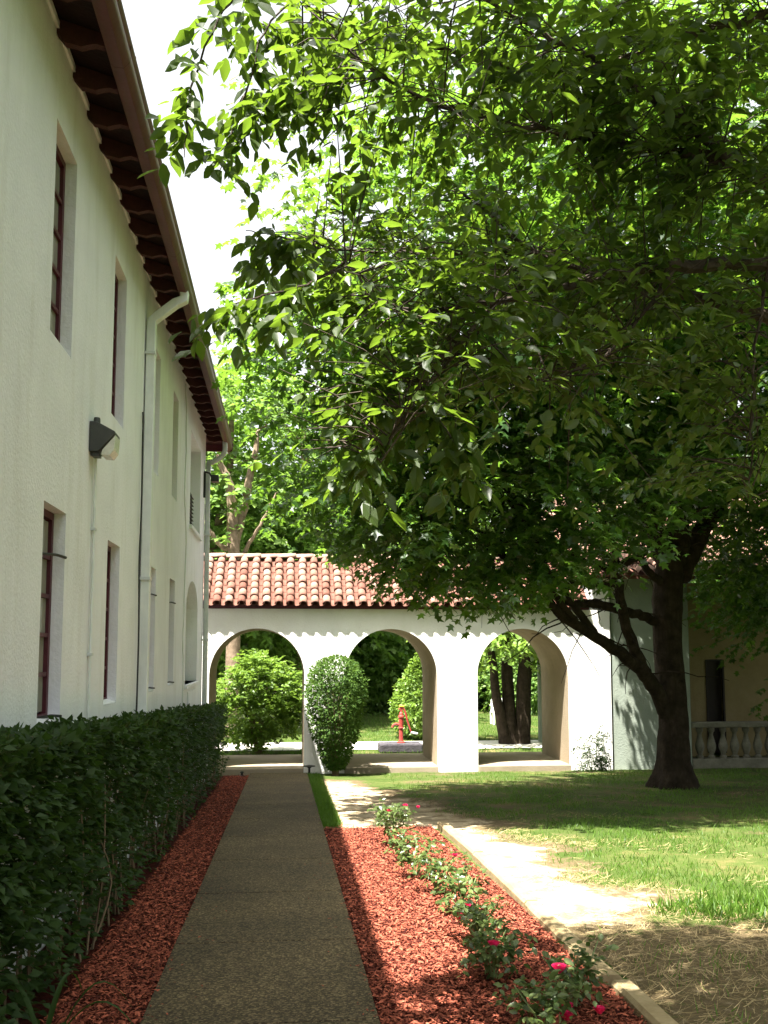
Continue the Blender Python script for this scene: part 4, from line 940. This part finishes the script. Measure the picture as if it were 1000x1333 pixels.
ells = [((6.9, 17.6, 5.8), (1.7, 1.3, 2.0)), ((8.3, 17.5, 4.2), (2.1, 1.5, 1.5)), ((9.95, 18.0, 2.3), (1.15, 1.2, 1.9)), ((2.3, 12.7, 4.1), (2.3, 1.8, 1.5)), ((4.0, 12.8, 3.3), (2.2, 1.7, 1.1)), ((1.6, 12.4, 5.0), (1.9, 1.6, 1.2)), ((2.6, 12.2, 3.9), (2.4, 1.9, 1.5)), ((1.6, 11.9, 6.0), (2.2, 1.9, 1.5)), ((4.9, 13.2, 4.6), (2.8, 2.4, 1.8)), ((4.0, 12.2, 7.6), (3.8, 2.8, 2.2)),
        ((7.8, 14.2, 5.4), (3.4, 3.0, 2.3)), ((7.2, 13.5, 8.6), (4.0, 3.6, 2.4)), ((9.8, 16.2, 3.8), (2.6, 2.6, 2.3)), ((10.2, 15.0, 7.2), (3.4, 3.4, 3)), ((6.9, 12.3, 3.9), (1.5, 1.2, 1.0)), ((3.5, 12.4, 2.7), (1.6, 1.2, .55))]
P, D, N, L = crown(ells, 560, 32, 10, .50, .13, mkeep, (.62, .30), .35, .40, .40)
MN = len(P)
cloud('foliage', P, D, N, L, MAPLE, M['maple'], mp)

# ------------------------------------------------------------------ overhanging cherry
chy = empty('cherry_tree', (4.4, 3.4, gz(3.4)), 'tree with pointed oval leaves whose boughs hang over the top right of the view', 'tree')
b = MB(); p_, r_ = smoothpath([(4.4, 3.4, -.3), (4.38, 3.4, .8), (4.3, 3.5, 2.0), (4.1, 3.6, 3.0), (4.0, 3.7, 4.2)], [.26, .19, .17, .16, .1], 5); b.tube(p_, r_, 14); b.build('trunk', M['cherrybark'], chy, True)
cl = [
    ([(4.2, 3.6, 2.6), at(1080, 350, 4.3), at(1000, 345, 4.3), at(880, 345, 4.25), at(760, 365, 4.1), at(640, 395, 4.0), at(520, 400, 3.9), at(450, 340, 3.9)], [.09, .045, .038, .032, .022, .012, .008, .004]),
    ([(4.2, 3.6, 2.4), at(1080, 430, 4.5), at(1000, 412, 4.5), at(900, 385, 4.6), at(800, 362, 4.7), at(700, 330, 4.8), at(600, 250, 4.9)], [.08, .04, .036, .03, .022, .014, .006]),
    ([(4.1, 3.6, 3.2), at(1080, 260, 4.0), at(960, 215, 4.1), at(900, 200, 4.1), at(800, 185, 4.1), at(680, 165, 4.0), at(560, 130, 4.0), at(470, 80, 3.9), at(380, -10, 3.9)], [.07, .03, .028, .024, .018, .012, .009, .006, .003]),
    ([(4.05, 3.7, 3.8), at(1060, 30, 4.4), at(960, 30, 4.5), at(860, 60, 4.6), at(720, 100, 4.7), at(560, 60, 4.7), at(450, 60, 4.6)], [.07, .03, .026, .02, .014, .01, .004]),
    ([at(960, 215, 4.1), at(880, 150, 4.0), at(800, 95, 3.9), at(700, 40, 3.8), at(600, -20, 3.7)], [.025, .02, .014, .01, .005]),
    ([at(640, 395, 4.0), at(600, 450, 3.9), at(550, 510, 3.8), at(510, 570, 3.7), at(490, 610, 3.7)], [.010, .008, .006, .004, .002]),
    ([at(880, 345, 4.25), at(830, 420, 4.2), at(760, 480, 4.1), at(680, 500, 4.0)], [.012, .009, .006, .003]),
    ([at(1000, 345, 4.3), at(985, 450, 4.2), at(980, 560, 4.2), at(975, 650, 4.2)], [.010, .007, .005, .003]),
    ([at(700, 330, 4.8), at(560, 330, 4.8), at(440, 325, 4.7), at(400, 330, 4.6)], [.012, .008, .005, .003]),
]
tips = []
for pts_, rr_ in cl:
    b = MB(); p_, r_ = smoothpath(pts_, rr_, 6, .006); b.tube(p_, r_, 8); b.build('branch', M['cherrybark'], chy, True)
    tips += [(q, r) for q, r in zip(p_, r_) if r < .03 and q.x < 3]
# secondary twigs carrying leaves
tw = MB(); B = []; O = []
for (q, r) in tips:
    for _k in range(4):
        d = Vector((random.gauss(-.35, .7), random.gauss(-.1, .6), random.gauss(.0, .45))).normalized(); Lg = random.uniform(.2, .6)
        e = q + d * Lg
        if e.z < 2.3 or (e.x - .103 * e.y) / e.y < -.13: continue
        tw.tube([q, q + d * Lg * .5 + Vector((0, 0, .02)), e + Vector((0, 0, -.03))], [.004, .003, .0015], 4, False)
        for t in (.35, .7, 1.0):
            B.append(q + d * Lg * t); O.append(d)
tw.build('twigs', M['cherrybark'], chy, kind='stuff')
B = np.array([list(v) for v in B]); O = np.array([list(v) for v in O])
P1 = sprays(B, O, 8, .24, .072, .42, .45)
# denser canopy volume above and to the right
P2 = crown([((2.2, 4.1, 4.15), (1.75, 1.0, .6)), ((2.5, 4.3, 3.3), (1.5, .9, .6)), ((3.8, 3.9, 4.6), (1.6, 1.3, 1.1)), ((1.3, 4.3, 4.9), (1.5, .9, .35))], 125, 9, 9, .26, .074, None, (.22, .12), .1, .38, .45)
P, D, N, L = [np.concatenate([a_, b_]) for a_, b_ in zip(P1, P2)]
# the bough ends: the crown thins to separate sprays towards the building and stops short of the gutter
az = (P[:, 0] * math.cos(YAW) - P[:, 1] * math.sin(YAW)) / (P[:, 1] * math.cos(YAW) + P[:, 0] * math.sin(YAW)); el = (P[:, 2] - CAM_H) / P[:, 1]
lowb = np.interp(az, [-.25, -.17, -.10, -.02, .03, .10, .20, .30, .40], [.60, .345, .34, .315, .29, .32, .33, .30, .20])
f = (P[:, 2] > 2.15) & (P[:, 1] + .27 * (P[:, 2] + .3) < 6.95) & (az > np.interp(el, [.2, .36, .40, .46, .50, .68, .8], [-.19, -.20, -.17, -.16, -.225, -.225, -.22]))
thin_l = (az < -.11) & (vn(az * 30, el * 30, 1.0, 2) < -.15)
gap_l = (az < -.10 + .0 * el) & (el > .39) & (el < .49)
DAP = [(1.873, 4.949, 0.2), (1.71, 5.742, 0.13), (2.3, 5.027, 0.14), (3.02, 6.176, 0.16), (2.455, 5.772, 0.08), (1.462, 5.772, 0.14), (0.76, 5.081, 0.2), (1.388, 4.743, 0.12), (1.075, 5.455, 0.08)]   # small openings in the crown that let dapples of sun through
sx_ = P[:, 0] + .283 * (P[:, 2] + .25); sy_ = P[:, 1] + .27 * (P[:, 2] + .25)
f &= (sx_ > 1.0 + .12 * vn(sy_ * 6, sx_ * 4, 1.0)) | (sx_ < .45) | (rng.random(len(P)) < .18)
f &= vn(P[:, 0] * 9 + P[:, 2] * 5, P[:, 2] * 12 + P[:, 1] * 6, 1.0) < .10
for hx, hy, hr in DAP: f &= (np.hypot((sx_ - hx) * 1.0, (sy_ - hy) * 1.6) > hr)
f &= ~thin_l & ~(gap_l & (rng.random(len(P)) < .93))
f &= (el > lowb - .02 + .02 * vn(az * 25, el * 5, 1.0)) | (np.arange(len(P)) < len(P1[0])) & (rng.random(len(P)) < .8)
P, D, N, L = P[f], D[f], N[f], L[f]
CN = len(P)
hang = [([at(400, -20, 3.9), at(330, -20, 4.0), at(292, 15, 4.0), at(262, 75, 4.0), at(245, 140, 4.05), at(240, 205, 4.05)], 11),
        ([at(390, -10, 4.1), at(345, 40, 4.15), at(325, 110, 4.2), at(305, 165, 4.2), at(285, 225, 4.2)], 8),
        ([at(470, 80, 3.9), at(410, 100, 4.0), at(365, 120, 4.0), at(335, 150, 4.0)], 12),
        ([at(470, 80, 3.9), at(430, 30, 4.2), at(370, 40, 4.3), at(320, 20, 4.3)], 12),
        ([at(450, 340, 3.9), at(400, 370, 3.9), at(345, 385, 3.9), at(290, 400, 3.95)], 11),
        ([at(430, 330, 4.2), at(370, 310, 4.2), at(320, 300, 4.25)], 9),
        ([at(550, 510, 3.8), at(500, 500, 3.8), at(455, 490, 3.8)], 7),
        ([at(550, 510, 3.8), at(580, 560, 3.8), at(610, 600, 3.8)], 8),
        ([at(510, 570, 3.7), at(480, 590, 3.7), at(455, 610, 3.7)], 6)]
HB = []; HO = []; hb = MB()
for hp, k in hang:
    p_, r_ = smoothpath(hp, [.005] * (len(hp) - 1) + [.002], 5, .004); hb.tube(p_, r_, 5, False)
    for j in range(k * 2):
        q = p_[min(len(p_) - 1, int(len(p_) * (.15 + .85 * random.random())))]; HB.append(list(q)); HO.append([random.gauss(-.3, .6), random.gauss(0, .5), random.gauss(-.5, .4)])
hb.build('twigs', M['cherrybark'], chy, kind='stuff')
P4 = sprays(np.array(HB), np.array(HO), 6, .18, .100, .5, .7)
P, D, N, L = [np.concatenate(q) for q in zip((P, D, N, L), P4)]
P3, D3, N3, L3 = crown([((2.6, 2.9, 6.2), (2.9, 1.5, .9)), ((4.2, 3.2, 7.2), (2.6, 2.2, 1.3)), ((1.2, 3.3, 5.7), (1.4, 1.0, .4)), ((4.6, 2.6, 5.2), (1.5, 1.8, 1.2))], 300, 13, 9, .35, .13, lambda P: (P[:, 0] + .283 * (P[:, 2] + .25) > 1.0 + .12 * vn(P[:, 1] * 6, P[:, 0] * 4, 1.0)) & (P[:, 1] + .27 * (P[:, 2] + .3) < 6.6) & (P[:, 2] > 4.9), (.35, .16), .1, .4, .4)
f3 = np.ones(len(P3), bool); gx3 = P3[:, 0] + .283 * (P3[:, 2] + .25); gy3 = P3[:, 1] + .27 * (P3[:, 2] + .25)
for hx, hy, hr in DAP: f3 &= (np.hypot(gx3 - hx, (gy3 - hy) * 1.6) > hr)
P3, D3, N3, L3 = P3[f3], D3[f3], N3[f3], L3[f3]
P, D, N, L = [np.concatenate(q) for q in ((P, P3), (D, D3), (N, N3), (L, L3))]
# the leaves that show largest are separate parts
inv = np.array([[math.cos(YAW), -math.sin(YAW)], [math.sin(YAW), math.cos(YAW)]])
dx = P[:, 0] * inv[0, 0] + P[:, 1] * inv[0, 1]; dyy = P[:, 0] * inv[1, 0] + P[:, 1] * inv[1, 1]
vis = (np.abs(dx / dyy) < .39) & ((P[:, 2] - CAM_H) / dyy < .68)
score = np.where(vis, L / dyy, 0); order = np.argsort(-score)[:300]; big = np.zeros(len(P), bool); big[order] = True
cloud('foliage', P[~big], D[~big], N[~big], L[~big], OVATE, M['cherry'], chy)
lm = bpy.data.meshes.new('leaf'); lm.from_pydata(OVATE[0].tolist(), [], OVATE[1]); lm.materials.append(M['cherry']); lm.update()
cb = Vector(wloc(chy))
for i in order:
    x_ = Vector(D[i]).normalized(); z_ = Vector(N[i]); z_ = (z_ - x_ * z_.dot(x_)).normalized(); y_ = z_.cross(x_)
    o = bpy.data.objects.new('leaf', lm); link(o, chy)
    mt = Matrix((x_, y_, z_)).transposed().to_4x4(); mt = Matrix.Translation(Vector(P[i]) - cb) @ mt @ Matrix.Scale(float(L[i]), 4)
    o.matrix_local = mt

# ------------------------------------------------------------------ trees beyond the arcade
def bgtree(x, y, h, r, label, m, bark, clumps, size=.26, low=.25, trunk_r=.22, lean=(0, 0), name='tree', group='trees beyond the arcade'):
    z = gz(y); o = empty(name, (x, y, z), label, 'tree', group)
    b = MB(); p_, r_ = smoothpath([(x, y, z - .1), (x + lean[0] * .3, y, z + h * .25), (x + lean[0], y + lean[1], z + h * .6), (x + lean[0] * 1.1, y, z + h * .9)], [trunk_r * 1.3, trunk_r, trunk_r * .6, .04], 5, .03)
    b.tube(p_, r_, 9); b.build('trunk', bark, o, True)
    b = MB()
    for k in range(8):
        q = p_[5 + k]; a = random.uniform(0, 6.28); L_ = r * random.uniform(.5, .9)
        pp, rr = smoothpath([q, q + Vector((math.cos(a) * L_ * .5, math.sin(a) * L_ * .5, L_ * .3)), q + Vector((math.cos(a) * L_, math.sin(a) * L_, L_ * .45))], [trunk_r * .4, trunk_r * .25, .02], 4, .04)
        b.tube(pp, rr, 6)
    b.build('limbs', bark, o, True)
    c = (x + lean[0], y, z + h * (low + (1 - low) / 2)); rv = h * (1 - low) / 2
    P, D, N, L = crown([(c, (r, r, rv)), ((c[0] - r * .3, y - r * .2, c[2] - rv * .3), (r * .8, r * .8, rv * .6))], clumps, 16, 7, .55, size, None, (.75, .4), .5, .5, .3)
    f = P[:, 2] > z + .05
    cloud('foliage', P[f], D[f], N[f], L[f], FOLD, m, o, wid=1.35)
bgtree(-3.4, 30.5, 12.5, 2.6, 'tall light green tree behind the left end of the tiled roof', M['fargreen'], M['palebark'], 150, .24, .2, .2, (1.5, 0))
bgtree(.6, 33, 13.0, 3.2, 'leafy green tree behind the ridge above the left arch', M['fargreen'], M['palebark'], 170, .26, .12, .25)
bgtree(-1.2, 37, 8.0, 3.6, 'low spreading pale tree far behind the round shrub', M['fargreen'], M['palebark'], 110, .28, .05, .25)
bgtree(6.5, 48, 14, 5.0, 'tall dark tree behind the middle arch', M['wood_dark'], M['bark'], 180, .28, .12, .3)
bgtree(13, 40, 13, 4.5, 'broad dark tree behind the right building', M['wood_dark'], M['bark'], 150, .3, .12, .3)
bgtree(2.2, 40, 9, 4.2, 'woodland tree closing the view through the middle arch', M['fargreen'], M['bark'], 150, .3, .02, .3)
bgtree(-4.5, 41, 10, 4.2, 'woodland tree far behind the round shrub at the left', M['fargreen'], M['bark'], 130, .3, .02, .3)
bgtree(8.5, 42, 10, 4.4, 'woodland tree closing the view through the right arch', M['fargreen'], M['bark'], 150, .3, .02, .3)
bgtree(15, 44, 12, 5, 'far woodland tree behind the cream wall', M['wood_dark'], M['bark'], 120, .34, .02, .3)
bgtree(-11, 42, 12, 5, 'far woodland tree hidden beyond the stucco building', M['wood_dark'], M['bark'], 90, .34, .02, .3)
bgtree(13.5, 13, 11, 4.2, 'unseen leafy tree added at the right to shade the balustrade side', M['wood_dark'], M['bark'], 110, .3, .15, .3, group='unseen trees added for shade')  # out of view, added to block sun and sky at the right
bgtree(12.5, 5.5, 10, 3.6, 'nearer unseen leafy tree added at the right for shade', M['wood_dark'], M['bark'], 90, .3, .15, .3, group='unseen trees added for shade')  # second unseen tree, added to deepen the shade from the right
# dead pale snag
sg = empty('dead_trunk', (-1.75, 27.5, gz(20)), 'bare pale weathered trunk rising behind the tiled roof at the left', 'tree')
b = MB(); p_, r_ = smoothpath([at(302, 960, 27.5), at(304, 800, 27.5), at(303, 700, 27.5), at(300, 640, 27.5), at(291, 610, 27.5), at(283, 592, 27.5)], [.22, .2, .17, .14, .10, .04], 5, .02); b.tube(p_, r_, 9)
b.build('trunk', M['palebark'], sg, True)
b = MB()
for pts_, rr_ in (([at(304, 720, 27.5), at(318, 660, 27.9), at(330, 600, 28.2), at(338, 560, 28.4)], [.12, .13, .1, .05]), ([at(312, 730, 28), at(335, 690, 27.6), at(352, 655, 27.4), at(362, 640, 27.4)], [.08, .05, .03, .012]), ([at(306, 700, 27.5), at(292, 715, 27.4), at(272, 690, 27.3), at(262, 672, 27.3)], [.1, .08, .06, .04])):
    p_, r_ = smoothpath(pts_, rr_, 5, .02); b.tube(p_, r_, 7)
b.build('limbs', M['palebark'], sg, True)
# multi-stemmed tree behind right arch
mt_ = empty('multi_stem_tree', (5.75, 25, gz(20)), 'several stemmed tree with large bright leaves seen through the right arch', 'tree')
for pts_, rr_ in (([at(660, 972, 25), at(652, 935, 25), at(645, 900, 25), at(640, 850, 25), at(630, 780, 25)], [.2, .15, .12, .1, .06]), ([at(668, 972, 25), at(662, 920, 25.1), at(660, 870, 25.2), at(656, 780, 25.2)], [.2, .17, .15, .1]), ([at(680, 970, 25), at(681, 930, 25), at(683, 880, 25), at(690, 780, 25)], [.22, .2, .19, .14])):
    b = MB(); p_, r_ = smoothpath(pts_, rr_, 5, .01); b.tube(p_, r_, 10); b.build('trunk', M['bark'], mt_, True)
P, D, N, L = crown([((5.6, 25.2, 2.9), (2.2, 1.6, 1.7)), ((5.4, 24.2, 1.9), (1.2, .7, .5))], 60, 14, 8, .35, .17, lambda P: P[:, 2] > .95, (.35, .22), .3, .4, .4)
cloud('foliage', P, D, N, L, FOLD, M['shrub'], mt_, wid=1.3)
# understory of the woods: one mass nobody could count
n = 60000; a = rng.uniform(-25, 32, n); P = np.stack([a, 43 + rng.normal(0, 1.2, n) + 2 * vn(a, a * .3, .3), gz(20) + rng.random(n) ** 1.1 * (5.2 + vn(a, a, .4))], 1)
tag(cloud('woodland_understorey', P, rng.normal(0, 1, (n, 3)), rng.normal(0, .6, (n, 3)) + np.array([0, -.4, .7]), rng.uniform(.25, .55, n), FOLD, M['wood_dark'], wid=1.3), 'dense dark woodland undergrowth closing the far lawn', 'undergrowth')
# far low shrubs at the wood edge
for (x, y, h, r) in ((-3.0, 36, 3.2, 2.2), (3.4, 38.5, 3.4, 2.4), (9.6, 37, 3.0, 2.0)):
    o = empty('wood_edge_shrub', (x, y, gz(20)), {-3.0: 'rounded shrub at the wood edge seen left of the walkway', 3.4: 'low shrub at the wood edge behind the red pump', 9.6: 'low shrub at the wood edge beyond the white chair'}[x], 'shrub')
    body_foliage(o, (x, y, gz(20)), [(.05, r * .8), (h * .5, r), (h * .85, r * .6), (h, .1)], 7000, .18, M['fargreen'], .6, lump=.25)
